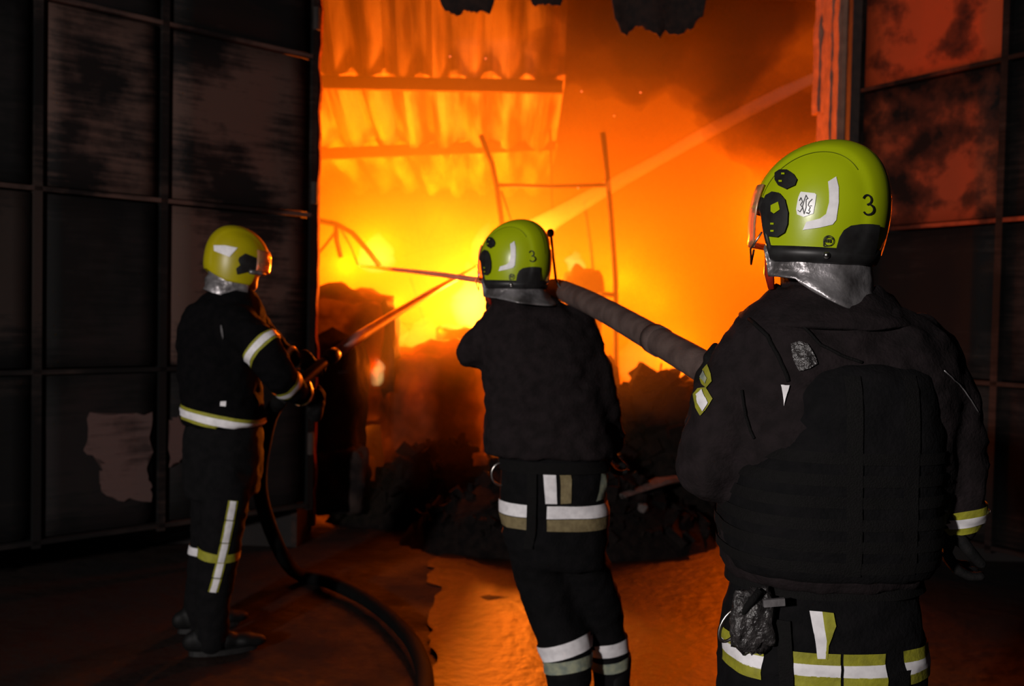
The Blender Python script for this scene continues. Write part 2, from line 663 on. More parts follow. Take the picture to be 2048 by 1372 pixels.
OX0, OX1, OZ = -1.40, 2.10, 3.77      # the opening
WT = 0.45
slab('wall_front', -9, OX0, GY, GY + WT, -0.1, 6.2, M['soot_wall'], kind='structure')
slab('wall_front', OX1, 9, GY, GY + WT, -0.1, 6.2, M['soot_wall'], kind='structure')
slab('wall_front', OX0, OX1, GY, GY + WT, OZ, 6.2, M['soot_wall'], kind='structure')
slab('wall_back', -6, 7, 15.0, 15.2, -0.1, 6.2, M['soot_wall'], kind='structure')
slab('wall_left', -6.2, -6, GY + WT, 15.0, -0.1, 6.2, M['soot_wall'], kind='structure')
slab('wall_right', 7, 7.2, GY + WT, 15.0, -0.1, 6.2, M['soot_wall'], kind='structure')
slab('ceiling', -6.2, 7.2, GY + WT, 15.2, 6.0, 6.2, M['soot_wall'], kind='structure')

# smoke filling the hall
slab('smoke', -5.98, 6.98, GY + WT + 0.02, 14.98, 0.04, 5.98, M['smoke'], kind='stuff', category='smoke',
     label='orange lit smoke filling the burning hall behind the gate opening')


SMOKE_CLOUDS = True


def wavy_strip(name, x, y, z0, z1, w, t, material, parent, seed, rag=0.02, fr=5.0, lean=0.0, n=48, **props):
    rs = []
    for i in range(n + 1):
        z = z0 + (z1 - z0) * i / n
        a = rag * (noise.noise(Vector((z * fr, seed, 0))) + 0.6 * noise.noise(Vector((z * fr * 3, seed, 5))))
        b_ = rag * noise.noise(Vector((z * fr, seed, 9)))
        xx = x + lean * (z - z0)
        rs.append([(xx - w / 2 + a, y - t / 2, z), (xx + w / 2 + b_, y - t / 2, z), (xx + w / 2 + b_, y + t / 2, z), (xx - w / 2 + a * 0.8, y + t / 2, z)])
    b = MB(); b.rings(rs)
    return b.build(name, material, parent, **props)


# right jamb with peeling plaster layers, and the lintel
jb = slab('trim_1', OX1 - 0.012, OX1 + 0.02, GY - 0.02, GY + WT, 0, OZ, M['plaster'], kind='structure')
wavy_strip('plaster_layer', OX1 - 0.03, GY + 0.40, 2.98, OZ, 0.030, 0.12, M['plaster'], jb, 1.0, 0.018)
wavy_strip('plaster_layer', OX1 - 0.02, GY + 0.29, 2.96, OZ, 0.022, 0.10, M['plaster'], jb, 2.0, 0.016)
wavy_strip('plaster_layer', OX1 - 0.026, GY + 0.17, 2.62, OZ, 0.024, 0.12, M['plaster'], jb, 3.0, 0.014)
wavy_strip('plaster_layer', OX1 - 0.018, GY + 0.05, 2.2, OZ, 0.018, 0.11, M['plaster'], jb, 4.0, 0.012)
lt = slab('trim_2', OX0, OX1, GY - 0.05, GY + 0.05, OZ - 0.01, OZ + 0.2, M['rust'], kind='structure')
lj = slab('trim_3', OX0 - 0.02, OX0 + 0.015, GY - 0.02, GY + WT, 0, OZ, M['foam'], kind='structure')
wavy_strip('foam_edge', OX0 + 0.02, GY + WT - 0.04, 0.05, OZ, 0.05, 0.07, M['firelit_edge'], lj, 7.0, 0.022, 6)
slab('trim_4', OX1 + 0.015, OX1 + 0.075, GY - 0.13, GY - 0.05, 0, OZ + 0.4, M['rust'], kind='structure')


# ------------------------------------------------------------------ gate leaves
def gate_leaf(label, A, B, ts, zs, mats, thick=0.05, swap=1):
    """panelled steel leaf from the hinge at A to B (plan points); ts the upright lines, zs the rails"""
    g = thing('gate_leaf', label, 'gate', (A[0], A[1], 0))
    A, B = Vector((A[0], A[1], 0)), Vector((B[0], B[1], 0))
    d = (B - A); L = d.length; d.normalize()
    n = Vector((d.y, -d.x, 0))
    if n.y > 0:
        n = -n
    R = Matrix((d, n, Vector((0, 0, 1)))).transposed()
    base = g.location.copy()

    def bx(name, s0, s1, z0, z1, t0, t1, material):
        b = MB()
        c = Vector(((s0 + s1) / 2, (t0 + t1) / 2, (z0 + z1) / 2))
        b.box(R @ c, s1 - s0, t1 - t0, z1 - z0, R)
        return b.build(name, material, g)
    for i in range(len(ts) - 1):
        for k in range(len(zs) - 1):
            s0, s1 = ts[i] * L + 0.03, ts[i + 1] * L - 0.03
            z0, z1 = zs[k] + 0.022, zs[k + 1] - 0.022
            mt = mats.get((i, k), mats['*'])
            # panel with a slightly bowed, dented face
            nn = 7
            vv, ff = [], []
            for a in range(nn):
                for c in range(nn):
                    u, w = a / (nn - 1), c / (nn - 1)
                    e = 0 if a in (0, nn - 1) or c in (0, nn - 1) else 0.012 * noise.noise(Vector((u * 3 + i * 7, w * 3 + k * 5, 1)))
                    vv.append(R @ Vector((s0 + (s1 - s0) * u, -0.006 + e, z0 + (z1 - z0) * w)))
            for a in range(nn - 1):
                for c in range(nn - 1):
                    q = a * nn + c
                    ff.append((q, q + nn, q + nn + 1, q + 1))
            o = obj('panel', vv, ff, mt, g, True)
            sd = o.modifiers.new('thickness', 'SOLIDIFY'); sd.thickness = 0.02; sd.offset = 0
    for i, t in enumerate(ts):
        bx('upright', t * L - 0.02, t * L + 0.02, zs[0] - 0.03, zs[-1] + 0.03, -0.02, 0.03, M['panel_b'])
    for k, z in enumerate(zs):
        bx('rail', 0.0, ts[-1] * L, z - 0.012, z + 0.012, -0.02, 0.03, mats.get(('rail', k), M['panel_b']))
    for z in (0.7, 2.3, 3.4):
        b = MB(); b.tube([R @ Vector((0, 0.03, z - 0.07)), R @ Vector((0, 0.03, z + 0.07))], 0.022, 10)
        b.build('hinge', M['rust'], g)
    g['_L'] = L
    return g, R, L


# left leaf, swung open towards us
lg, LR, LL = gate_leaf('tall scorched brown steel gate leaf standing open left of the fire opening',
                   (-1.30, 6.10), (-2.80, 4.71), [0.0, 0.473, 0.80, 1.10, 1.45],
                   [0.30, 1.20, 2.16, 3.16, 4.18],
                   {'*': M['panel_b'], (0, 2): M['panel_a'], (0, 3): M['panel_b'], (0, 1): M['panel_a'], (1, 2): M['panel_a'],
                    (1, 1): M['panel_dark'], (1, 0): M['panel_dark'], (0, 0): M['panel_dark'], (1, 3): M['panel_dark'],
                    (2, 2): M['panel_dark'], (2, 0): M['panel_b'], ('rail', 2): M['panel_a'], ('rail', 3): M['panel_a']})
def patch(g, R, A, poly, name, material, off=-0.022):
    n = R.col[1]
    A = Vector((A[0], A[1], 0))
    v = []
    rnd = random.Random(5)
    pts = []
    for i in range(len(poly)):
        a, c = Vector(poly[i]), Vector(poly[(i + 1) % len(poly)])
        for k in range(5):
            p = a.lerp(c, k / 5)
            pts.append((p.x + rnd.uniform(-4, 4), p.y + rnd.uniform(-4, 4)))
    for x, y in pts:
        d = ray(x, y)
        t = (A - EYE).dot(n) / d.dot(n)
        v.append(EYE + d * t + n * 0.019 - A)
    bm = bmesh.new()
    bm.faces.new([bm.verts.new(p) for p in v])
    bmesh.ops.triangulate(bm, faces=bm.faces[:])
    bm.verts.index_update()
    vs_ = [p.co.copy() for p in bm.verts]; f = [tuple(q.index for q in fc.verts) for fc in bm.faces]
    bm.free()
    return obj(name, vs_, f, material, g, label='pale unburnt paint patch')


patch(lg, LR, (-1.30, 6.10), [(176, 822), (235, 830), (300, 826), (300, 900), (290, 930), (300, 965), (298, 1000), (235, 998), (206, 985), (196, 955), (205, 925), (168, 900)], 'bare_patch', M['panel_pale'])
patch(lg, LR, (-1.30, 6.10), [(334, 838), (352, 832), (368, 850), (372, 905), (350, 925), (336, 935)], 'bare_patch', M['panel_pale'])
rg, RR, RL = gate_leaf('dark steel gate leaf tinted dull red with painted firelight, standing open right of the opening',
                   (2.20, 6.12), (3.42, 4.18), [0.0, 0.42, 0.80, 1.1],
                   [0.30, 1.22, 2.13, 3.02, 3.95],
                   {'*': M['panel_b'], (0, 3): M['panel_firelit_a'], (0, 2): M['panel_firelit'], (1, 3): M['panel_b'],
                    ('rail', 3): M['panel_firelit'], ('rail', 2): M['panel_firelit']})

# ------------------------------------------------------------------ inside the hall
def corrugated(profile, x0, x1, pitch_, amp, name, label, ncol, seed):
    """roof sheets hanging from the purlins: profile = [(y, z)] down the slope"""
    g = thing(name, label, 'roof')
    w = (x1 - x0) / ncol
    for r in range(len(profile) - 1):
        (ya, za), (yb, zb) = profile[r], profile[r + 1]
        dvec = Vector((0, yb - ya, zb - za)).normalized()
        nrm = Vector((0, -dvec.z, dvec.y))
        for c in range(ncol):
            s0 = x0 + c * w
            nx = int(w / pitch_ * 6)
            nyy = 5
            rnd = random.Random(seed + r * 50 + c)
            tilt = rnd.uniform(-0.05, 0.05)
            dr = rnd.uniform(-0.05, 0.05)
            v, f = [], []
            for j in range(nyy + 1):
                t = j / nyy
                for i in range(nx + 1):
                    x = s0 - 0.02 + (w + 0.04) * i / nx
                    h = amp * max(-0.7, min(0.7, math.sin(2 * PI * x / pitch_))) * 1.3
                    h += 0.03 * noise.noise(Vector((x * 2, t * 2 + r * 3, seed)))
                    p = Vector((x + tilt * (t - 0.5), ya + (yb - ya) * t, za + (zb - za) * t)) + nrm * (h + 0.02 * (c % 2))
                    p.z -= dr * t * (1 - t)
                    v.append(p)
            for j in range(nyy):
                for i in range(nx):
                    q = j * (nx + 1) + i
                    f.append((q, q + 1, q + nx + 2, q + nx + 1))
            obj('roof_sheet', v, f, M['sheet'], g, False)
    return g


prof = [(8.15, 5.1), (9.0, 3.78), (10.3, 3.36), (12.5, 3.13)]
rf = corrugated(prof, -3.4, 0.42, 0.33, 0.055, 'roof_slope', 'glowing corrugated metal roof slope hanging inside the burning hall', 7, 3)
for (y, z, tl) in ((9.0, 3.70, 0.0), (10.3, 3.26, 0.06), (12.5, 3.02, 0.07), (8.3, 4.75, 0.0)):
    b = MB()
    b.box((-1.52, y, z + tl * 0.3), 3.9, 0.07, 0.12, Matrix.Rotation(-tl, 3, 'Y'))
    b.build('purlin', M['rust'], rf)


def rod(pts, rad, name='rod', parent=None, material=None, n=8, **props):
    b = MB(); b.tube([P(*p) for p in pts], rad, n)
    return b.build(name, material or M['rust'], parent, True, **props)


def origin_keep(g):
    return g


M['dark_smoke'] = volume_mat('sooty_smoke', (0.6, 0.6, 0.6), 0.02, (0.25, 0.10, 0.08), 2.3)
for (x, y, Y, r, sd, lab) in ((1420, 60, 7.9, 0.75, 41, 'dark sooty smoke cloud rolling under the roof at the upper right'),
                              (1560, 230, 7.6, 0.50, 42, 'thin dark smoke drifting beside the right gate jamb'),
                              (1215, 90, 8.2, 0.55, 43, 'brown smoke cloud hiding the right end of the roof slope'),
                              (1300, -60, 7.6, 0.70, 44, 'dark smoke pouring past the hanging black sheet')):
    c = P(x, y, Y)
    lump('smoke_cloud', c, r * 1.15, r * 0.8, r * 0.8, M['dark_smoke'], None, sd, 0.5, 1.1, 4, 0.0, kind='stuff', label=lab, category='smoke')

# standing steel frame (rack) behind the middle firefighter
rk = thing('steel_rack', 'tall thin steel rack frame silhouetted against the fire', 'rack')
rod([(962, 270, 8.6), (985, 330, 8.6), (994, 375, 8.6), (1004, 450, 8.6), (1010, 600, 8.6), (1014, 870, 8.6)], 0.024, 'post', rk)
rod([(1206, 265, 8.4), (1214, 340, 8.4), (1222, 430, 8.4), (1231, 560, 8.4), (1232, 740, 8.4), (1232, 880, 8.4)], 0.024, 'post', rk)
rod([(1096, 180, 10), (1102, 300, 10), (1104, 400, 10), (1110, 520, 10)], 0.014, 'post', rk)
rod([(1168, 400, 9.4), (1174, 440, 9.4), (1182, 500, 9.4), (1190, 580, 9.4), (1194, 700, 9.4)], 0.016, 'post', rk)
rod([(994, 370, 8.6), (1100, 373, 8.5), (1216, 370, 8.4)], 0.018, 'crossbar', rk)
rod([(1190, 592, 8.5), (1210, 588, 8.4), (1232, 591, 8.4)], 0.022, 'crossbar', rk)
rod([(1003, 382, 8.6), (1022, 440, 8.8), (1010, 470, 8.9)], 0.010, 'brace', rk)

# bent roof truss fallen over the fire
tr = thing('fallen_truss', 'bent steel truss rods sagging over the bright fire at left', 'truss')
rod([(632, 440, 9.0), (672, 448, 9.0), (705, 466, 9.0), (735, 500, 9.0), (760, 532, 9.0)], 0.026, 'rod', tr)
rod([(672, 448, 9.0), (673, 480, 9.0), (682, 515, 9.0)], 0.024, 'rod', tr)
rod([(672, 462, 9.0), (655, 485, 9.0), (636, 508, 9.0)], 0.014, 'rod', tr)
rod([(680, 455, 9.2), (700, 490, 9.4), (716, 530, 9.5)], 0.010, 'rod', tr)
rod([(822, 390, 12), (832, 440, 12), (842, 495, 12)], 0.014, 'rod', tr)
rod([(902, 400, 12), (872, 450, 12), (846, 495, 12)], 0.014, 'rod', tr)
rod([(700, 425, 12), (770, 460, 12), (842, 495, 12)], 0.016, 'rod', tr)
rod([(780, 520, 12), (842, 500, 12), (930, 480, 12)], 0.012, 'rod', tr)
rod([(820, 555, 10), (835, 600, 10), (850, 650, 10)], 0.018, 'rod', tr)
rod([(920, 560, 10), (895, 620, 10), (880, 650, 10)], 0.014, 'rod', tr)
rod([(800, 645, 10), (845, 652, 10), (885, 620, 10), (905, 590, 10)], 0.014, 'rod', tr)

# burnt bales and heaps
def px_lump(name, x0, y0, x1, y1, Y, depth, material, seed, label, cat, **k):
    a, b_ = P(x0, y0, Y), P(x1, y1, Y)
    c = (a + b_) / 2
    return lump(name, c, abs(b_.x - a.x) / 2 * 0.86, depth, abs(a.z - b_.z) / 2 * 0.86, material, None, seed, label=label, category=cat, **k)


px_lump('burnt_bale', 540, 555, 806, 880, 7.75, 0.5, M['bale'], 1, 'large round dark bale with a painted red haze glow on top beside the left gate edge', 'bale', amp=0.16)
px_lump('burnt_bale', 560, 640, 745, 960, 7.15, 0.35, M['char'], 2, 'black lower bale in front of the red topped one at the gate edge', 'bale', amp=0.16)
px_lump('burnt_bale', 755, 668, 985, 990, 7.9, 0.45, M['bale'], 3, 'bale with a painted dull red haze glow left of the middle firefighter', 'bale', amp=0.18)
px_lump('burnt_bale', 868, 640, 965, 800, 8.5, 0.3, M['char'], 4, 'square dark bale under the white hot flame', 'bale', amp=0.10, sq=0.85)
px_lump('burnt_bale', 735, 600, 800, 800, 7.6, 0.2, M['char'], 14, 'narrow charred bundle standing behind the red topped bale', 'bale', amp=0.2)
px_lump('burnt_bale', 622, 880, 745, 1040, 6.85, 0.16, M['char'], 17, 'small black bundle lying low at the foot of the left gate edge', 'bale', amp=0.25)
px_lump('charred_stack', 1120, 528, 1203, 760, 9.0, 0.35, M['char'], 5, 'charred stack behind the hose right of the middle firefighter', 'stack', amp=0.2, sq=0.8)
px_lump('burnt_bale', 1150, 705, 1240, 960, 7.8, 0.35, M['char'], 6, 'charred bale low behind the middle firefighter\'s right side', 'bale', amp=0.22)

MOUNDS = []


def rest_at(px, py):
    """where the sight line meets the rubble or the ground"""
    d = ray(px, py).normalized()
    best = EYE + d * ((0.02 - EYE.z) / d.z)
    for t in MOUNDS:
        h = t.ray_cast(EYE, d)
        if h[0] is not None and (h[0] - EYE).length < (best - EYE).length:
            best = h[0]
    return best


# rubble heaps: a mound with a skin of broken bits
def heap(name, label, c, rx, ry, rz, seed, nbits, bit=0.06):
    g = thing(name, label, 'rubble', (c[0], c[1], 0))
    b = MB()
    n = 26
    v, f = [], []
    def hz(x, y):
        r = math.sqrt(x * x + y * y)
        return rz * max(0, 1 - r * r) ** 0.8 * (1 + 0.5 * noise.noise(Vector((x * 2.2 + seed, y * 2.2, seed)))) - 0.02
    for i in range(n + 1):
        for j in range(n + 1):
            x, y = -1 + 2 * i / n, -1 + 2 * j / n
            v.append((x * rx, y * ry, hz(x, y)))
    for i in range(n):
        for j in range(n):
            q = i * (n + 1) + j
            f.append((q, q + n + 1, q + n + 2, q + 1))
    obj('mound', v, f, M['char_fine'], g, True)
    MOUNDS.append(BVHTree.FromPolygons([Vector(q) + Vector((c[0], c[1], 0)) for q in v], f))
    rnd = random.Random(seed)
    bits = MB()
    for k in range(nbits):
        a, r = rnd.uniform(0, 2 * PI), math.sqrt(rnd.random()) * 0.92
        x, y = r * math.cos(a), r * math.sin(a)
        z = hz(x, y)
        q = Quaternion((rnd.gauss(0, 1), rnd.gauss(0, 1), rnd.gauss(0, 1), rnd.gauss(0, 1))).normalized().to_matrix()
        s = bit * rnd.uniform(0.4, 1.5)
        bits.box((x * rx, y * ry, z + s * 0.1), s * rnd.uniform(0.6, 2.4), s, s * rnd.uniform(0.15, 0.7), q)
    bits.build('rubble_bits', M['char_fine'], g, kind='stuff')
    return g


heap('rubble_heap', 'dark ragged rubble heap right of the middle firefighter in front of the fire', (1.12, 7.4), 0.95, 0.75, 1.08, 11, 420, 0.09)
heap('rubble_heap', 'long low black rubble heap across the left of the gate opening', (-0.45, 7.10), 0.92, 0.40, 0.50, 12, 380, 0.07)
heap('rubble_heap', 'low black rubble behind the legs of the middle firefighter', (0.35, 6.5), 1.1, 0.6, 0.55, 13, 320, 0.06)
heap('rubble_heap', 'dim rubble behind the hose on the far right of the opening', (1.95, 8.3), 0.9, 0.8, 1.05, 15, 260, 0.09)
heap('rubble_heap', 'dark rubble heap deep in the hall below the fire', (-0.2, 9.2), 2.2, 0.9, 1.0, 16, 260, 0.12)

# scraps on the ground
scr = [((712, 912, 752, 962, 6.2), 'pale crumpled scrap on the rubble left of the middle firefighter', M['pale_rag'], 3),
       ((640, 920, 672, 950, 6.1), 'small bluish scrap by the foot of the left gate edge', M['pale_rag'], 5),
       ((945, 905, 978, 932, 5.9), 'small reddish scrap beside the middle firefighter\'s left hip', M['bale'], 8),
       ((1272, 1004, 1296, 1024, 5.4), 'small pale stone on the ground between the two right firefighters', M['pale_rag'], 9)]
for (x0, y0, x1, y1, Y), lab, mt_, sd in scr:
    px_lump('scrap', x0, y0, x1, y1, rest_at((x0 + x1) / 2, y1 - 6).y, 0.06, mt_, sd, lab, 'scrap', amp=0.35, sub=3)
# a pale plank lying in the rubble
b = MB()
pa, pb = rest_at(1240, 992), rest_at(1400, 952)
b.tube([pa, pa.lerp(pb, 0.5) + Vector((0, 0, 0.03)), pb], [0.05, 0.08, 0.07], 8, 0.3)
b.build('board', M['pale_rag'], None, label='dusty board lying in the rubble between the two right firefighters', category='board')

# burnt sheets hanging from the lintel
def hanging(label, x0, x1, ybot, seed, Y=6.5):
    n = 30
    v, f = [], []
    a, b_ = P(x0, 0, Y), P(x1, 0, Y)
    for i in range(n + 1):
        t = i / n
        edge = ybot * (0.78 + 0.35 * noise.noise(Vector((t * 5, seed, 0))) + 0.25 * noise.noise(Vector((t * 17, seed, 4)))) * (min(1, t * 8, (1 - t) * 8) ** 0.5)
        bot = P(x0 + (x1 - x0) * t, edge, Y)
        top = Vector((bot.x, Y, OZ + 0.12))
        for j in range(6):
            p = top.lerp(bot, j / 5)
            p.y += 0.05 * noise.noise(Vector((p.x * 6, p.z * 2, seed)))
            v.append(p)
    for i in range(n):
        for j in range(5):
            q = i * 6 + j
            f.append((q, q + 6, q + 7, q + 1))
    o = obj('hanging_sheet', v, f, M['foam'], None, True, label=label, category='sheet')
    sd = o.modifiers.new('thickness', 'SOLIDIFY'); sd.thickness = 0.015
    return o


hanging('small ragged burnt sheet hanging at the top left of the opening', 880, 990, 34, 2.0)
hanging('tiny charred shred hanging at the top middle of the opening', 1062, 1125, 14, 3.0)
hanging('wide ragged black sheet hanging at the top right of the opening', 1222, 1412, 84, 4.0)

# ------------------------------------------------------------------ flames
def flame(label, c, w, h, seed, material, d=None, n=20, lean=0.0):
    """a tongue of fire: rounded foot, wandering tip"""
    c = Vector(c)
    d = d or w * 0.7
    rs = []
    for i in range(n + 1):
        t = i / n
        prof_ = (math.sin(PI * min(1, t * 1.35 + 0.06)) ** 0.6 if t < 0.48 else (1 - (t - 0.48) / 0.52) ** 0.9 * 0.985) + 0.004
        ox = w * 0.5 * noise.noise(Vector((t * 2.6, seed, 1))) * t + lean * t * h
        oy = w * 0.3 * noise.noise(Vector((t * 2.6, seed, 7))) * t
        ring = []
        for j in range(16):
            a = 2 * PI * j / 16
            rr = prof_ * (1 + 0.35 * noise.noise(Vector((math.cos(a) * 1.4, math.sin(a) * 1.4, t * 3 + seed))))
            ring.append(c + Vector((ox + math.cos(a) * w / 2 * rr, oy + math.sin(a) * d / 2 * rr, h * t)))
        rs.append(ring)
    b = MB(); b.rings(rs)
    return b.build('flame', material, None, True, label=label, category='flame', group='flames')


def pflame(label, px, pyb, pyt, wpx, Y, seed, material, lean=0.0, d=None):
    a, b_ = P(px, pyb, Y), P(px, pyt, Y)
    return flame(label, a, wpx / F * Y, (b_ - a).length, seed, material, d, lean=lean)


pflame('white hot flame against the left shoulder of the middle firefighter', 948, 668, 520, 92, 9.2, 1, M['flame_hot'])
pflame('white flame above the bent truss at left', 752, 545, 462, 80, 11.0, 2, M['flame_hot'])
pflame('bright flame left of the middle firefighter\'s helmet', 968, 540, 440, 60, 11.6, 3, M['flame_hot'])
pflame('narrow flame licking up between the two left bales', 752, 772, 705, 34, 7.35, 4, M['flame_hot'])
pflame('low flame behind the left bales', 780, 720, 620, 70, 8.2, 5, M['flame'])
pflame('low flame above the dull red bale', 845, 700, 630, 90, 8.2, 6, M['flame'])
pflame('small flame on top of the charred stack', 1150, 545, 500, 42, 9.3, 7, M['flame_hot'])
pflame('low wide flame behind the right rubble heap', 1290, 780, 640, 120, 9.6, 8, M['flame'])
pflame('low flame at the far right behind the hose', 1360, 800, 700, 80, 8.8, 9, M['flame'])

bq = MB()
for (x, y, Y) in ((1163, 183, 7.5), (1281, 185, 7.5), (900, 113, 7.4), (971, 117, 7.4), (1156, 376, 7.6), (1228, 232, 8)):
    bq.ball(P(x, y, Y), 0.007, 0.007, 0.007, 6)
ms_, nt_, b_ = nodes_of('ember')
b_.inputs['Emission Color'].default_value = (1, 0.14, 0.03, 1)
b_.inputs['Emission Strength'].default_value = 1.4
bq.build('sparks', ms_, None, kind='stuff', label='faint red sparks drifting in the smoke of the opening', category='sparks')


# water jets
def jet(label, pts, rads, material, n=14):
    b = MB()
    pts = [P(*p) for p in pts]
    b.tube(pts, rads, n)
    return b.build('water_jet', material, None, True, label=label, category='water jet')


jet('wide spray jet arcing down from the upper right gate post into the fire',
    [(1640, 150, 6.9), (1560, 188, 7.2), (1440, 250, 7.6), (1320, 318, 8.0), (1200, 384, 8.5), (1110, 436, 8.9), (1060, 470, 9.3)],
    [0.035, 0.05, 0.055, 0.05, 0.07, 0.09, 0.14], M['spray'])
jet('pinkish jet leaving the left firefighter\'s nozzle',
    [(668, 709, 4.62), (720, 672, 5.1), (790, 628, 6.0), (870, 580, 7.2), (965, 527, 9.0)],
    [0.030, 0.030, 0.026, 0.024, 0.020], M['spray_near'])
jet('thin dark jet running left from the middle firefighter\'s face',
    [(1000, 568, 4.0), (968, 562, 4.3), (880, 549, 5.4), (790, 539, 7.0), (722, 532, 8.6)],
    [0.014, 0.014, 0.015, 0.015, 0.012], M['spray_near'])

# ------------------------------------------------------------------ people
def frame(f):
    """rotation whose +Y looks along f, +X to the wearer's right, +Z up"""
    f = Vector(f).normalized()
    x = f.cross(Vector((0, 0, 1))).normalized()
    z = x.cross(f)
    return Matrix((x, f, z)).transposed()


def head_mesh(b, c, R, s=1.0):
    def q(x, y, z):
        return c + R @ Vector((x, y, z)) * s
    b.ball(q(0, -0.005, 0.03), 0.074 * s, 0.094 * s, 0.10 * s, 14, R)
    b.ball(q(0, 0.03, -0.045), 0.058 * s, 0.062 * s, 0.07 * s, 12, R)
    b.ball(q(0, 0.070, -0.092), 0.026 * s, 0.022 * s, 0.022 * s, 10, R)          # chin
    b.capsule(q(0, 0.082, 0.005), q(0, 0.104, -0.028), 0.011 * s, 0.016 * s)      # nose
    b.ball(q(0, 0.082, -0.060), 0.026 * s, 0.012 * s, 0.011 * s, 8, R)            # lips
    for sx in (-1, 1):
        b.ball(q(sx * 0.076, -0.005, -0.01), 0.012 * s, 0.020 * s, 0.032 * s, 8, R)   # ears
        b.ball(q(sx * 0.03, 0.078, 0.022), 0.024 * s, 0.012 * s, 0.009 * s, 8, R)     # brows
    b.capsule(q(0, -0.02, -0.05), q(0, -0.03, -0.20), 0.056 * s, 0.062 * s)


def glove(parent, c, bar, forward, side=1, s=1.0, curl=62, label=None):
    """gloved hand closed on a bar running along `bar`; `forward` = from wrist to knuckles"""
    x = Vector(bar).normalized()
    y = Vector(forward); y = (y - x * y.dot(x)).normalized()
    z = x.cross(y)
    R = Matrix((x, y, z)).transposed()
    c = Vector(c)

    def q(a, b_, d):
        return c + R @ Vector((a, b_, d)) * s
    b = MB()
    b.ball(q(0, -0.045, 0.040), 0.046 * s, 0.055 * s, 0.020 * s, 12, R)
    b.capsule(q(0, -0.10, 0.035), q(0, -0.06, 0.038), 0.034 * s, 0.036 * s)
    for k in range(4):
        a = (k - 1.5) * 0.022
        seg = [0.036, 0.026, 0.021]
        L = [1.0, 1.08, 1.0, 0.82][k]
        p = Vector((a, -0.002, 0.042)); ang = math.radians(-8)
        for i in range(3):
            ang -= math.radians(curl if i else 28)
            p2 = p + Vector((0, math.cos(ang), math.sin(ang))) * seg[i] * L
            b.capsule(q(*p), q(*p2), (0.0115 - i * 0.0008) * s, (0.0108 - i * 0.0008) * s, 10)
            p = p2
    t0 = Vector((side * 0.040, -0.050, 0.030)); t1 = t0 + Vector((side * 0.016, 0.030, -0.022)); t2 = t1 + Vector((-side * 0.006, 0.026, -0.026))
    b.capsule(q(*t0), q(*t1), 0.015 * s, 0.013 * s, 10)
    b.capsule(q(*t1), q(*t2), 0.013 * s, 0.011 * s, 10)
    return put('glove', b.fused(0.005, 2), M['glove'], parent)


def boot(parent, ankle, toe_dir):
    ankle = Vector(ankle)
    R = frame(Vector((toe_dir[0], toe_dir[1], 0)))
    c = Vector((ankle.x, ankle.y, 0.01))
    b = MB()
    for (y, w, h) in ((-0.07, 0.036, 0.05), (-0.02, 0.042, 0.055), (0.06, 0.046, 0.042), (0.14, 0.048, 0.034), (0.18, 0.040, 0.028)):
        b.ball(c + R @ Vector((0, y, h + 0.015)), w, 0.06, h, 12, R)
    b.capsule(c + R @ Vector((0, -0.03, 0.06)), Vector((ankle.x, ankle.y, max(ankle.z, 0.26))), 0.052, 0.062)
    o = put('boot', b.fused(0.010, 2), M['boot'], parent)
    sl = MB()
    rs = []
    for z in (0.005, 0.028):
        rs.append([c + R @ Vector((0.052 * math.sin(a) * (1 - 0.12 * math.cos(a)), 0.05 + 0.15 * math.cos(a), z)) for a in [2 * PI * i / 24 for i in range(24)]])
    sl.rings(rs)
    sl.build('sole', M['black'], o)
    return o


def ring(c, hw, hd, yaw=0.0, n=28, e=2.4, tilt=0.0):
    c = Vector(c)
    u = Vector((math.cos(yaw), math.sin(yaw), 0)); w = Vector((-math.sin(yaw), math.cos(yaw), 0))
    out = []
    for j in range(n):
        a = 2 * PI * j / n
        ca, sa = math.cos(a), math.sin(a)
        x = abs(ca) ** (2 / e) * (1 if ca >= 0 else -1); y = abs(sa) ** (2 / e) * (1 if sa >= 0 else -1)
        out.append(c + u * hw * x + w * hd * y + Vector((0, 0, tilt * hw * x)))
    return out


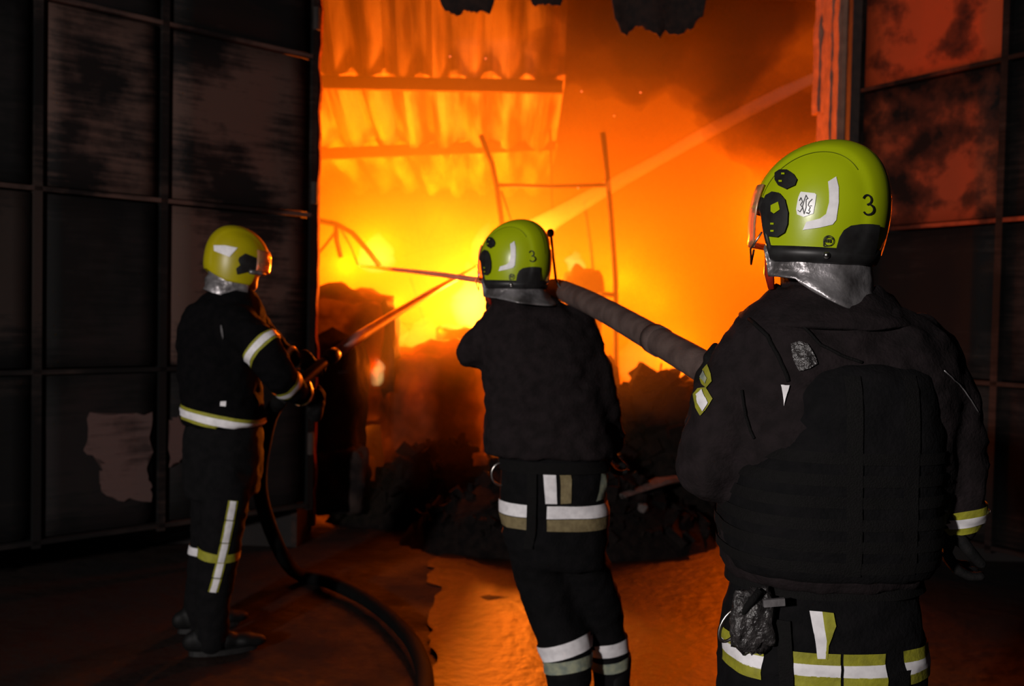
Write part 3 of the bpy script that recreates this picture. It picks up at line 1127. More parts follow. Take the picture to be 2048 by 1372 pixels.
def person(label, Y, torso, hips, arms, legs, head, cloth, yaw=0.0, seed=0, wr=0.010, tilt_hem=0.0, vox=0.014, hd=0.15):
    """torso/hips: (px, py, half width px, dY, half depth m); arms/legs: joints (px, py, Y, radius m)"""
    g = thing('person', label, 'person')
    s = F / Y
    R = frame(head[1])

    # the body under the clothes, one continuous figure
    b = MB()
    b.rings([ring(P(px, py, Y + dy), hw / s * 0.80, d * 0.78, yaw) for px, py, hw, dy, d in torso[::-1]])
    b.rings([ring(P(px, py, Y + dy), hw / s * 0.82, d * 0.80, yaw) for px, py, hw, dy, d in hips[::-1]])
    for ch in arms + legs:
        for p, q in zip(ch[:-1], ch[1:]):
            b.capsule(P(*p[:3]), P(*q[:3]), p[3] * 0.66, q[3] * 0.66)
    head_mesh(b, Vector(head[0]), R)
    nb = P(torso[0][0], torso[0][1], Y + torso[0][3])
    b.capsule(Vector(head[0]) + R @ Vector((0, -0.03, -0.12)), nb + Vector((0, 0, -0.06)), 0.058, 0.07)
    put('body', b.fused(0.012, 3), M['skin'], g)

    # jacket
    b = MB()
    b.rings([ring(P(px, py, Y + dy), hw / s, d, yaw, tilt=tilt_hem if i == 0 else 0) for i, (px, py, hw, dy, d) in enumerate(torso[::-1])])
    for ch in arms:
        for p, q in zip(ch[:-1], ch[1:]):
            b.capsule(P(*p[:3]), P(*q[:3]), p[3], q[3])
    jm = b.fused(vox, 4, wr, 8.0, seed)
    jk = put('jacket', jm, cloth, g)
    # trousers
    b = MB()
    b.rings([ring(P(px, py, Y + dy), hw / s, d, yaw) for px, py, hw, dy, d in hips[::-1]])
    for ch in legs:
        for p, q in zip(ch[:-1], ch[1:]):
            b.capsule(P(*p[:3]), P(*q[:3]), p[3], q[3])
    tm = b.fused(vox, 4, wr * 0.8, 7.0, seed + 5)
    tr_ = put('trousers', tm, M['cloth_navy'], g)
    return g, jk, bvh_of(jm), tr_, bvh_of(tm)


# ---------------------------------------------------------------- helmets
HA, HB = 0.110, 0.131            # half width, half length
HT, HBOT = 0.150, -0.090


def shell_point(az, z, a=HA, b=HB, top=HT, off=0.0, crest=0.0):
    if z >= 0:
        rho = max(0.0, 1 - (z / top) ** 2.1) ** (1 / 2.1)
    else:
        rho = 1 - 0.10 * (z / -0.1) ** 2
    # keep the back fuller than the front
    x, y = a * rho * math.sin(az), b * rho * math.cos(az)
    p = Vector((x, y - (0.020 * (z / top) ** 2 if z > 0 else 0), z))
    n = Vector((x / a ** 2, y / b ** 2, (max(z, 0) / top ** 2) * 1.2)).normalized() if (x or y or z) else Vector((0, 0, 1))
    if crest:
        k = 1 / (1 + math.exp((abs(x) - 0.064) / 0.0022))
        p += n * crest * k * (1 if z > -0.03 else max(0, 1 - (-0.03 - z) / 0.03))
    return p + n * off


def helmet_shell(bottom, a=HA, b=HB, top=HT, crest=0.005, nz=40, naz=128, off=0.0):
    """bottom(az) -> rim height"""
    v, f = [], []
    tp = shell_point(0, top * 0.9999, a, b, top, off, crest)
    for i in range(nz + 1):
        t = i / nz
        for j in range(naz):
            az = 2 * PI * j / naz
            zb = bottom(az)
            ang = t * PI / 2
            z = top * math.cos(min(1.0, t * 1.45) * PI / 2) if t < 1 / 1.45 else zb * (t - 1 / 1.45) / (1 - 1 / 1.45)
            if z == top:
                z = top * 0.9995
            v.append(shell_point(az, z, a, b, top, off, crest))
    for i in range(nz):
        for j in range(naz):
            k = i * naz + j; k2 = i * naz + (j + 1) % naz
            f.append((k, k2, k2 + naz, k + naz))
    f.append(tuple(reversed(range(naz))))
    return v, f


def rim_height(az):
    """front open for the face (az 0 = forward)"""
    a = abs((az + PI) % (2 * PI) - PI)       # 0 front .. pi back
    back = HBOT + 0.018
    side = HBOT
    front = 0.005
    if a < 0.75:
        return front
    if a < 1.05:
        return front + (side - front) * (a - 0.75) / 0.30
    return side + (back - side) * max(0, (a - 1.05)) / (PI - 1.05)


MATS = {}


def modern_helmet(parent, loc, f, up_tilt=0.0):
    """lime structural firefighting helmet; returns the shell object"""
    R = frame(f)
    R = R @ Matrix.Rotation(up_tilt, 3, 'X')
    v, fc = helmet_shell(rim_height)
    h = obj('helmet', v, fc, M['lime'], parent, True)
    MATS[h.name] = Matrix.Translation(Vector(loc) - parent.location) @ R.to_4x4()
    h.matrix_local = MATS[h.name]
    sd = h.modifiers.new('thickness', 'SOLIDIFY'); sd.thickness = 0.004; sd.offset = -1
    return h


def add_rim(h):
    # black rubber rim
    for (z0, z1, o0, o1, nm) in ((0.016, -0.012, 0.003, 0.000, 'rim'),):
        v, f = [], []
        n = 96
        for j in range(n):
            az = 2 * PI * j / n
            zb = rim_height(az)
            for dz, off in ((z0, 0.004), (0.0, 0.006), (z1, 0.004), (z1 - 0.004, -0.006), (z0, -0.006)):
                v.append(shell_point(az, zb + dz, off=off))
        for j in range(n):
            for k in range(5):
                a = j * 5 + k; b_ = j * 5 + (k + 1) % 5
                c = ((j + 1) % n) * 5 + (k + 1) % 5; d = ((j + 1) % n) * 5 + k
                f.append((a, b_, c, d))
        obj(nm, v, f, M['black'], h, True)


def add_visor(h, material, a0=-62, a1=62, z0=0.055, z1=-0.085, off=0.012):
    v, f = [], []
    n, m_ = 30, 8
    for i in range(m_ + 1):
        z = z0 + (z1 - z0) * i / m_
        for j in range(n + 1):
            az = math.radians(a0 + (a1 - a0) * j / n)
            v.append(shell_point(az, z, off=off))
    for i in range(m_):
        for j in range(n):
            q = i * (n + 1) + j
            f.append((q, q + 1, q + n + 2, q + n + 1))
    o = obj('visor', v, f, material, h, True)
    sd = o.modifiers.new('thickness', 'SOLIDIFY'); sd.thickness = 0.003
    return o


def shroud(h, material, drop=0.085, flare=0.03, tail=0.03):
    """neck curtain of silver cloth round the sides and back"""
    v, f = [], []
    n, m_ = 60, 9
    for i in range(m_ + 1):
        t = i / m_
        for j in range(n + 1):
            az = math.radians(52 + (360 - 104) * j / n)
            bk = max(0, -math.cos(az))
            z = rim_height(az) - 0.006 - t * (0.040 + drop * bk ** 0.8)
            off = -0.008 + flare * t * (0.3 + 0.9 * bk) + 0.016 * noise.noise(Vector((az * 1.8, t * 2.2 + az, 2))) * (0.2 + t)
            p = shell_point(az, max(z, -0.099), off=off)
            p.z = z
            v.append(p)
    for i in range(m_):
        for j in range(n):
            q = i * (n + 1) + j
            f.append((q, q + 1, q + n + 2, q + n + 1))
    o = obj('neck_shroud', v, f, material, h, True)
    sd = o.modifiers.new('thickness', 'SOLIDIFY'); sd.thickness = 0.003
    return o


# ================================================================ near firefighter
YN = 1.95
near_head = P(1638, 432, YN)          # centre of the helmet's brim plane
nf = Vector((-0.86, 0.52, 0.02))
near, near_jk, NB, near_tr, NT = person(
    'nearest person at right, back turned, black jacket, lime helmet numbered 3', YN,
    [(1640, 520, 76, 0.02, 0.078), (1648, 560, 80, 0.02, 0.085), (1655, 598, 92, 0.02, 0.10), (1662, 628, 165, 0.01, 0.125), (1672, 668, 212, 0.0, 0.145), (1680, 730, 225, 0.0, 0.165),
     (1682, 820, 222, 0.0, 0.175), (1675, 930, 215, 0.0, 0.175), (1662, 1020, 213, 0.0, 0.175), (1648, 1080, 208, 0.0, 0.175), (1640, 1120, 196, 0.0, 0.17), (1640, 1145, 184, 0.0, 0.16)],
    [(1645, 1120, 170, 0.0, 0.13), (1643, 1200, 190, 0.0, 0.145), (1640, 1300, 202, 0.0, 0.155), (1640, 1400, 205, 0.0, 0.15), (1640, 1460, 190, 0.0, 0.14)],
    [[(1535, 690, 1.96, 0.085), (1468, 790, 1.95, 0.082), (1425, 930, 1.96, 0.076), (1432, 850, 2.07, 0.066), (1446, 775, 2.14, 0.052)],
     [(1826, 705, 1.96, 0.085), (1872, 800, 1.93, 0.082), (1900, 900, 1.93, 0.074), (1914, 990, 1.92, 0.058), (1924, 1042, 1.92, 0.045)]],
    [[(1550, 1400, 1.95, 0.105), (1545, 1650, 1.97, 0.085), (1540, 1950, 1.97, 0.075), (1540, 2090, 1.97, 0.07)],
     [(1740, 1400, 1.95, 0.105), (1750, 1650, 2.02, 0.085), (1755, 1950, 2.0, 0.075), (1755, 2090, 2.0, 0.07)]],
    (near_head + Vector((0, 0, -0.01)), nf), M['cloth'], seed=1.0, wr=0.011, vox=0.011)
boot(near, P(1540, 2130, 1.97), (-0.3, 1)); boot(near, P(1755, 2130, 2.0), (0.3, 1))

nh = modern_helmet(near, near_head, nf, 0.11)
WM = MATS[nh.name]; INV = WM.inverted()
HBVH = BVHTree.FromPolygons([WM @ v_.co for v_ in nh.data.vertices], [tuple(p.vertices) for p in nh.data.polygons])
add_rim(nh)
add_visor(nh, M['visor'], -40, 40, 0.045, -0.080, 0.010)
shroud(nh, M['silver_cloth'], drop=0.066, flare=0.036)


def D(poly, name, material, off=0.0025, cuts=3, **k):
    return decal(HBVH, poly, name, material, nh, off, cuts, INV, **k)


# upper side plate (faceted) and lower side plate with its knob
D([(1553, 348), (1562, 342), (1577, 342), (1589, 350), (1596, 361), (1592, 372), (1575, 380), (1560, 373), (1553, 362)], 'side_plate', M['black'], 0.006)
D([(1536, 392), (1548, 385), (1562, 387), (1573, 400), (1579, 425), (1578, 448), (1572, 465), (1558, 474), (1540, 472), (1533, 462), (1530, 440), (1526, 415)], 'side_plate', M['black'], 0.007)
D([(1548, 412), (1562, 405), (1565, 420), (1554, 428), (1548, 424)], 'latch', M['lime'], 0.010, 2)
for (x, y) in ((1571, 352), (1566, 366), (1550, 448), (1550, 462)):
    D([(x - 3, y - 2), (x + 3, y - 2), (x + 3, y + 1.5), (x - 3, y + 1.5)], 'slot', M['lime'], 0.0095, 0)
D([(1656, 364), (1672, 354), (1677, 375), (1677, 405), (1672, 440), (1665, 449), (1640, 455), (1606, 460), (1613, 444), (1640, 437), (1652, 428), (1658, 405), (1658, 385)], 'reflective_marking', M['reflect'], 0.0025, 4)
D([(1601, 386), (1603, 384), (1630, 387), (1633, 390), (1630, 410), (1627, 427), (1608, 434), (1595, 429), (1593, 418), (1597, 396)], 'sticker', M['sticker'], 0.0025, 3)
# trident drawn in thin black lines on the sticker
decal_strokes(HBVH, [[(1600, 402), (1603, 396), (1606, 404), (1602, 410), (1606, 416), (1601, 424), (1597, 421)],
                     [(1613, 391), (1609, 402), (1606, 413), (1609, 428), (1613, 415), (1613, 400), (1617, 397)], [(1613, 391), (1616, 398)],
                     [(1625, 399), (1619, 405), (1617, 411), (1621, 415), (1618, 422)], [(1613, 426), (1618, 428), (1621, 422)],
                     [(1621, 412), (1624, 412)], [(1619, 427), (1614, 425)]],
              1.5, 'trident_emblem', M['ink'], nh, 0.0040, INV)
three = arc(1733, 400, 8.5, 9.5, -160, 88, 12) + arc(1735, 419, 10.5, 10.5, -88, 150, 14)
decal_strokes(HBVH, [three[:13], three[13:]], 3.6, 'number_marking', M['ink'], nh, 0.0035, INV)
# small round maker's mark
decal_strokes(HBVH, [arc(1657, 481, 10, 10, 90, 450, 20), [(1647, 481), (1647, 492), (1657, 491)], [(1650, 484), (1650, 478), (1653, 479), (1653, 484)],
                     [(1655, 484), (1655, 478)], [(1658, 478), (1658, 484), (1661, 484), (1661, 478)], arc(1657, 481, 8, 7, 200, 340, 8)],
              1.6, 'round_mark', M['ink'], nh, 0.0040, INV)
# black rear cover
D([(1672, 494), (1677, 475), (1686, 460), (1700, 451), (1720, 448), (1742, 448), (1756, 450), (1754, 470), (1750, 492), (1745, 512), (1700, 512), (1672, 508)], 'rear_cover', M['black'], 0.005, 4)
# crest edge lines
M['lime_shade'] = mat('dark_lime_seam', (0.15, 0.19, 0.003), None, 0.6, 20)


def crest_line(side, xc=0.0515, off=0.0042, ml=None):
    v, f = [], []
    pts = []
    n = 60
    for i in range(n + 1):
        t = i / n * 0.86
        # walk over the top from front to back at constant x
        yy = -HB * 1.0 + 2 * HB * 0 + (i / n) * 0
        a = PI * (0.22 + (0.70 if xc < 0.05 else 0.46) * i / n)
        y = HB * math.cos(a) * 0.985; zt = HT * math.sin(a)
        for w in (-0.0006, 0.0006):
            x = side * xc + w
            # find z on the shell for this x, y
            k = (x / HA) ** 2 + (y / HB) ** 2
            if k >= 0.999:
                k = 0.999
            rho = math.sqrt(k)
            z = HT * (1 - rho ** 2.1) ** (1 / 2.1)
            v.append(shell_point(math.atan2(x / HA, y / HB), z, off=off))
    for i in range(n):
        q = i * 2
        f.append((q, q + 1, q + 3, q + 2))
    return obj('crest_seam', v, f, ml or M['ink'], nh, True)


crest_line(-1, 0.022, 0.0062); crest_line(1, 0.022, 0.0062); crest_line(-1, 0.0700, 0.0022, M['lime_shade'])
# mirror marking on the right rear side
v, f = [], []
for i in range(13):
    z = 0.055 - 0.12 * i / 12
    for w in (0, 1, 2):
        az = PI - math.radians(9 + w * 5)
        v.append(shell_point(az, z, off=0.0062))
for i in range(12):
    for w in range(2):
        q = i * 3 + w
        f.append((q, q + 1, q + 4, q + 3))
obj('reflective_marking', v, f, M['reflect'], nh, True)
# rivet on the rim
b = MB()
rv = HBVH.ray_cast(EYE, ray(1663, 455).normalized())
rl = INV @ (rv[0] if rv[0] is not None else P(1663, 455, YN - 0.12))
raz = math.atan2(rl.x / HA, rl.y / HB)
rp = shell_point(raz, rim_height(raz) + 0.001, off=0.007)
b.ball(rp, 0.007, 0.007, 0.007, 12)
b.build('rivet', M['metal'], nh, True)
# visor hinge wire and chin strap end at the face side
b = MB()
b.tube([shell_point(-0.95, -0.05, off=0.014), shell_point(-0.75, -0.085, off=0.022), shell_point(-0.55, -0.115, off=0.012), shell_point(-0.62, -0.085, off=0.006)], 0.0022, 8)
b.build('visor_bracket', M['metal'], nh, True)
b = MB()
b.tube([shell_point(-0.9, -0.09, off=-0.012), shell_point(-0.75, -0.13, off=-0.016), shell_point(-0.7, -0.160, off=-0.018)], [0.010, 0.011, 0.007], 8, 0.5)
b.build('chin_strap', M['red_plastic'], nh, True)

# jacket details: cuff tapes, collar fold, vest with webbing
def cuff(bv, pa, pb, parent, w_all, core, edge, **k):
    a, c = P(*pa), P(*pb)
    ax = (c - a)
    mid = (a + c) / 2
    band(bv, mid, ax, w_all, 'reflective_band', edge, parent, off=0.004, maxd=0.10, **k)
    band(bv, mid, ax, w_all * 0.42, 'reflective_band', core, parent, off=0.0065, maxd=0.10, **k)


for poly, mt_, of in (([(1389, 788), (1398, 778), (1414, 776), (1427, 797), (1416, 815), (1403, 831), (1394, 815)], 'lime_tape', 0.004),
                      ([(1397, 790), (1408, 781), (1419, 806), (1409, 821), (1400, 805)], 'reflect', 0.007),
                      ([(1400, 756), (1408, 740), (1417, 730), (1424, 748), (1426, 764), (1415, 777), (1405, 770)], 'lime_tape', 0.004),
                      ([(1404, 756), (1411, 742), (1418, 758), (1414, 770)], 'pale_tape', 0.006)):
    decal(NB, poly, 'reflective_band', M[mt_], near_jk, of, 3)
cuff(NB, (1917, 1012, 1.92), (1925, 1060, 1.92), near_jk, 0.052, M['reflect'], M['lime_tape'])
glove(near, P(1452, 728, 2.19), (0.8, -0.5, -0.35), (-0.3, 0.3, 1), 1)
glove(near, P(1930, 1108, 1.94), (0.2, 1, 0), (0, 0.1, -1), -1, curl=30)
decal(NB, [(1563, 768), (1580, 768), (1573, 792), (1569, 812), (1566, 790)], 'reflective_chip', M['reflect'], near_jk, 0.006, 2)
decal(NB, [(1582, 690), (1600, 684), (1616, 690), (1628, 712), (1634, 728), (1618, 738), (1600, 742), (1588, 722)], 'melted_patch', M['glossy_soot'], near_jk, 0.007, 4)


def px_cord(bv, pts, r, name, material, parent, sub=6, off=0.003):
    ps = []
    for a, c in zip(pts[:-1], pts[1:]):
        for k in range(sub):
            t = k / sub
            d = ray(a[0] + (c[0] - a[0]) * t, a[1] + (c[1] - a[1]) * t).normalized()
            h = bv.ray_cast(EYE, d)
            if h[0] is not None:
                ps.append(h[0] + h[1] * off)
    b = MB(); b.tube(ps, r, 6)
    return b.build(name, material, parent, True)


# storm collar folded over the shoulders
v, f = [], []
n, m_ = 64, 7
for i in range(m_ + 1):
    t = i / m_
    for j in range(n + 1):
        a = 2 * PI * j / n
        bk = max(0, -math.sin(a))
        c = P(1655, 580 + 46 * t + 30 * bk * t, YN + 0.01)
        rw = 0.082 + 0.075 * t + 0.012 * noise.noise(Vector((a * 1.6, t * 2, 4)))
        v.append(c + Vector((math.cos(a) * rw * 1.12, math.sin(a) * (rw * 0.98), -0.015 * abs(math.cos(a)) * t + 0.01 * noise.noise(Vector((a * 2, t * 3, 1))))))
for i in range(m_):
    for j in range(n):
        q = i * (n + 1) + j
        f.append((q, q + 1, q + n + 2, q + n + 1))
o = obj('collar', v, f, M['cloth'], near_jk, True)
sd = o.modifiers.new('thickness', 'SOLIDIFY'); sd.thickness = 0.010
px_cord(NB, [(1500, 640), (1535, 672), (1556, 710), (1572, 745), (1578, 765)], 0.004, 'seam', M['webbing'], near_jk)
px_cord(NB, [(1602, 650), (1640, 690), (1690, 715), (1730, 728)], 0.003, 'seam', M['webbing'], near_jk)
px_cord(NB, [(1886, 742), (1916, 768), (1940, 800), (1958, 830)], 0.0012, 'cord', M['silver_cloth'], near_jk)
px_cord(NB, [(1484, 780), (1492, 830), (1502, 860), (1512, 880)], 0.003, 'seam', M['webbing'], near_jk)

# plate carrier over the jacket
b = MB()
sN = F / YN
b.rings([ring(P(px, py, YN + dy), hw / sN, d, 0, e=2.8) for px, py, hw, dy, d in
         [(1644, 1122, 196, 0, 0.175), (1646, 1095, 206, 0, 0.19), (1650, 1020, 208, 0, 0.195), (1660, 930, 198, 0, 0.195), (1690, 860, 168, -0.01, 0.190),
          (1692, 780, 150, -0.015, 0.184), (1692, 735, 140, -0.015, 0.170), (1690, 720, 128, -0.01, 0.150)]])
vm = b.fused(0.012, 3, 0.005, 9, 3)
vest = put('vest', vm, M['cloth_navy'], near)
VB = bvh_of(vm)
for k in range(6):
    py = 890 + k * 40
    c = P(1668, py, YN)
    band(VB, c, (0, 0, 1), 0.022, 'webbing_strap', M['webbing'], vest, off=0.004, n=56)
for (px_) in (1640, 1745):
    g_ = [[(P(px_ + dx, py, YN), (0, -1, 0)) for dx in (-14, 0, 14)] for py in range(740, 1130, 26)]
    grid_on(VB, g_, 0.005, 'webbing_strap', M['webbing'], vest)

# trouser tapes
for zc, w, mt_, a0 in ((1266, 0.022, 'lime_tape', 0), (1287, 0.024, 'reflect', 0), (1308, 0.022, 'lime_tape', 0)):
    c = P(1640, zc, YN)
    for (a0, a1) in ((-88, -52), (-38, -4), (-2, 28), (42, 88)):
        band(NT, c, (0, 0, 1), w, 'reflective_band', M[mt_], near_tr, a0=a0, a1=a1, n=14, off=0.004)
decal(NT, [(1619, 1221), (1644, 1223), (1652, 1280), (1650, 1316), (1634, 1316), (1628, 1270)], 'reflective_band', M['reflect'], near_tr, 0.005, 3)
decal(NT, [(1644, 1223), (1666, 1226), (1671, 1252), (1656, 1290), (1654, 1318), (1649, 1316), (1652, 1280)], 'reflective_band', M['lime_tape'], near_tr, 0.005, 3)
for pts in ([(1530, 1200), (1530, 1240), (1532, 1300), (1535, 1372)], [(1752, 1290), (1750, 1330), (1748, 1372)]):
    g_ = [[(P(x + dx, y, YN), (0, -1, 0)) for dx in (-12, 0, 12)] for x, y in pts]
    grid_on(NT, g_, 0.009, 'leg_strap', M['webbing'], near_tr)
# belt, buckle, snap hook and burnt pouch
belt = band(NT, P(1640, 1140, YN), (0, 0, 1), 0.040, 'belt', M['webbing'], near, off=0.014, n=60)


def ringlet(parent, c, r1, r2, rad, R=None, name='snap_hook', material=None, gap=0):
    R = R or Matrix.Identity(3)
    pts = [Vector(c) + R @ Vector((r1 * math.cos(a), 0, r2 * math.sin(a))) for a in [math.radians(gap / 2 + (360 - gap) * i / 22) for i in range(23)]]
    b = MB(); b.tube(pts, rad, 8)
    return b.build(name, material or M['metal'], parent, True)


sb_ = P(1548, 1205, YN - 0.165)
b = MB(); b.box(sb_, 0.040, 0.008, 0.014, Matrix.Rotation(-0.1, 3, 'Y')); bo = b.build('buckle', M['silver_cloth'], belt)
hook_c = P(1462, 1250, YN - 0.10)
ringlet(belt, hook_c, 0.018, 0.036, 0.0035, Matrix.Rotation(0.5, 3, 'Y'))
ringlet(belt, P(1480, 1215, YN - 0.11), 0.012, 0.016, 0.003, Matrix.Rotation(0.9, 3, 'Z'))
lump('pouch', P(1505, 1240, YN - 0.125), 0.040, 0.022, 0.060, M['glossy_soot'], belt, 21, 0.25, 2.5, 4)
b = MB(); b.tube([P(1520, 1180, YN - 0.15), P(1505, 1200, YN - 0.15), P(1485, 1225, YN - 0.14), P(1470, 1262, YN - 0.12)], 0.007, 8)
b.build('strap', M['webbing'], belt, True)

# ================================================================ middle firefighter
YM = 3.43
mid_head = P(1030, 524, YM)
mf = Vector((-0.87, 0.50, 0.0))
midp, mid_jk, MBV, mid_tr, MT = person(
    'middle person seen from behind against the flames, lime helmet, hose over shoulder', YM,
    [(1048, 585, 45, 0.02, 0.07), (1054, 602, 66, 0.02, 0.10), (1062, 625, 92, 0.01, 0.125), (1070, 655, 110, 0.0, 0.145), (1078, 710, 120, 0.0, 0.16),
     (1086, 780, 120, 0.0, 0.16), (1094, 850, 126, 0.0, 0.16), (1098, 890, 132, 0.0, 0.165), (1100, 909, 132, 0.0, 0.165)],
    [(1105, 880, 98, 0.0, 0.13), (1108, 950, 108, 0.0, 0.14), (1108, 1020, 109, 0.0, 0.145), (1110, 1080, 106, 0.0, 0.14), (1125, 1130, 92, 0.0, 0.13)],
    [[(995, 662, 3.43, 0.078), (950, 702, 3.46, 0.072), (962, 690, 3.65, 0.062), (985, 640, 3.86, 0.05)],
     [(1150, 650, 3.43, 0.075), (1186, 740, 3.42, 0.072), (1207, 815, 3.44, 0.062), (1225, 880, 3.50, 0.05)]],
    [[(1072, 1110, 3.43, 0.102), (1102, 1210, 3.47, 0.100), (1130, 1290, 3.44, 0.098), (1138, 1345, 3.42, 0.085), (1140, 1440, 3.42, 0.075)],
     [(1160, 1110, 3.45, 0.100), (1196, 1210, 3.52, 0.090), (1216, 1290, 3.55, 0.078), (1222, 1345, 3.56, 0.070), (1228, 1440, 3.56, 0.070)]],
    (mid_head + Vector((0, 0, -0.01)), mf), M['cloth'], seed=6.0, wr=0.011)
boot(midp, P(1140, 1462, 3.42), (-0.3, 1)); boot(midp, P(1228, 1462, 3.56), (0.25, 1))


def copy_part(o, parent):
    c = o.copy(); COL.objects.link(c); c.parent = parent
    return c


mh = copy_part(nh, midp)
mh.matrix_local = Matrix.Translation(mid_head) @ (frame(mf) @ Matrix.Rotation(0.09, 3, 'X')).to_4x4()
for ch in [c for c in nh.children]:
    if ch.name.startswith('sticker') or ch.name.startswith('trident') or ch.name.startswith('latch') or ch.name.startswith('neck_shroud'):
        continue
    copy_part(ch, mh)
shroud(mh, M['silver_cloth'], drop=0.020, flare=0.060)
glove(midp, P(990, 600, 3.93), (1, 0.1, 0), (0.1, 0.4, 1), 1)
glove(midp, P(1238, 925, 3.52), (0.1, 1, 0), (0.1, 0.1, -1), -1, curl=35)
# black knob and strap behind the helmet
b = MB(); b.ball(P(1101, 466, 3.50), 0.014, 0.014, 0.016, 10); b.tube([P(1102, 470, 3.5), P(1106, 510, 3.5), P(1112, 560, 3.46), P(1128, 590, 3.42)], 0.005, 8)
b.build('radio_mic', M['black'], midp, True)
# tapes
cM = lambda y: P(1108, y, YM)
for (y, w, mt_) in ((1009, 0.044, 'reflect'), (1034, 0.042, 'tan_tape')):
    for (a0, a1) in ((-86, -26), (-12, 88)):
        band(MT, cM(y), (0, 0, 1), w, 'reflective_band', M[mt_], mid_tr, a0=a0, a1=a1, n=24, off=0.004)
decal(MT, [(1086, 941), (1111, 939), (1114, 1007), (1091, 1007)], 'reflective_band', M['reflect'], mid_tr, 0.005, 3)
decal(MT, [(1118, 938), (1139, 933), (1143, 960), (1142, 1006), (1121, 1007), (1121, 970)], 'reflective_band', M['tan_tape'], mid_tr, 0.005, 3)
decal(MT, [(1196, 918), (1209, 914), (1211, 950), (1208, 995), (1190, 1003), (1195, 985), (1200, 950)], 'reflective_band', M['pale_tape'], mid_tr, 0.007, 3)
g_ = [[(P(x + dx, y, YM), (0, -1, 0)) for dx in (-9, 0, 9)] for x, y in ((1062, 930), (1062, 970), (1061, 1010), (1060, 1050), (1054, 1080))]
grid_on(MT, g_, 0.012, 'leg_strap', M['webbing'], mid_tr)
for (pa, pb, w, mt_) in (((1124, 1270, 3.45), (1136, 1310, 3.44), 0.052, 'reflect'), ((1130, 1300, 3.44), (1138, 1345, 3.43), 0.044, 'pale_tape'),
                        ((1214, 1270, 3.55), (1219, 1305, 3.55), 0.052, 'reflect'), ((1218, 1300, 3.55), (1223, 1336, 3.56), 0.042, 'pale_tape')):
    a, c = P(*pa), P(*pb)
    band(MT, a.lerp(c, 0.5), (c - a) + Vector((0.0, 0.0, 0)), w, 'reflective_band', M[mt_], mid_tr, off=0.005, maxd=0.13)
mbelt = band(MT, cM(925), (0, 0, 1), 0.04, 'belt', M['webbing'], midp, off=0.012, n=50)
ringlet(mbelt, P(1002, 948, YM - 0.04), 0.034, 0.040, 0.0045, Matrix.Rotation(0.15, 3, 'Z'))

# ================================================================ left firefighter
YL = 4.2
left_head = P(474, 522, YL)
lf = Vector((0.93, 0.36, 0.0))
lyaw = math.radians(-62) + PI / 2 * 0
leftp, left_jk, LB, left_tr, LT = person(
    'leftmost person in yellow helmet aiming a nozzle at the fire', YL,
    [(470, 572, 34, 0.0, 0.075), (462, 592, 52, 0.0, 0.11), (452, 616, 74, 0.0, 0.15), (446, 650, 84, 0.0, 0.17), (442, 700, 84, 0.0, 0.18),
     (440, 760, 80, 0.0, 0.17), (446, 810, 77, 0.0, 0.17), (450, 850, 78, 0.0, 0.175)],
    [(450, 810, 66, 0.0, 0.14), (448, 870, 76, 0.0, 0.165), (446, 940, 77, 0.0, 0.165), (444, 990, 70, 0.0, 0.155)],
    [[(474, 648, 4.08, 0.088), (525, 696, 4.02, 0.086), (556, 748, 4.02, 0.074), (584, 778, 4.12, 0.062), (610, 792, 4.22, 0.045)],
     [(500, 645, 4.36, 0.080), (548, 700, 4.5, 0.070), (584, 717, 4.48, 0.045)]],
    [[(455, 960, 4.12, 0.110), (440, 1090, 4.15, 0.092), (428, 1190, 4.18, 0.078), (424, 1280, 4.2, 0.072)],
     [(430, 960, 4.34, 0.105), (418, 1090, 4.42, 0.088), (402, 1180, 4.48, 0.075), (398, 1262, 4.5, 0.07)]],
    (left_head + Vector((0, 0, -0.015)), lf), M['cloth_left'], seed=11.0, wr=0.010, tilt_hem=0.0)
boot(leftp, P(424, 1300, 4.2), (0.9, 0.35)); boot(leftp, P(398, 1285, 4.5), (0.8, 0.5))


def classic_rim(az):
    """shell that comes low over the ears with a slanting jaw edge"""
    a = (az + PI) % (2 * PI) - PI
    a = abs(a)
    if a < 0.85:
        return 0.012
    if a < 1.05:
        return 0.012 - 0.115 * (a - 0.85) / 0.20
    if a < 1.9:
        return -0.103 + 0.006 * (a - 1.05)
    return -0.098 + 0.045 * min(1, (a - 1.9) / 0.9)


v, f = helmet_shell(classic_rim, a=0.118, b=0.137, top=0.150, crest=0.004)
lh = obj('helmet', v, f, M['yellow'], leftp, True)
LWM = Matrix.Translation(left_head) @ (frame(lf) @ Matrix.Rotation(-0.10, 3, 'X')).to_4x4()
sd = lh.modifiers.new('thickness', 'SOLIDIFY'); sd.thickness = 0.004; sd.offset = -1
lh.matrix_local = LWM; LINV = LWM.inverted()
LHB = BVHTree.FromPolygons([LWM @ v_.co for v_ in lh.data.vertices], [tuple(p.vertices) for p in lh.data.polygons])
decal(LHB, [(428, 491), (450, 491), (475, 496), (459, 514), (444, 508), (429, 502)], 'reflective_marking', M['reflect'], lh, 0.003, 3, LINV)
decal(LHB, [(478, 515), (490, 507), (512, 516), (514, 538), (490, 545), (474, 549), (472, 537), (480, 530), (476, 521)], 'side_plate', M['black'], lh, 0.005, 3, LINV)
add_visor(lh, M['visor'], -58, 58, 0.05, -0.04, 0.016)
b = MB(); b.tube([shell_point(t, -0.045, off=0.022) for t in (1.25, 1.1, 0.9, 0.7)], 0.010, 10)
b.build('visor_bracket', M['silver_cloth'], lh, True)
v, f = [], []
n = 60
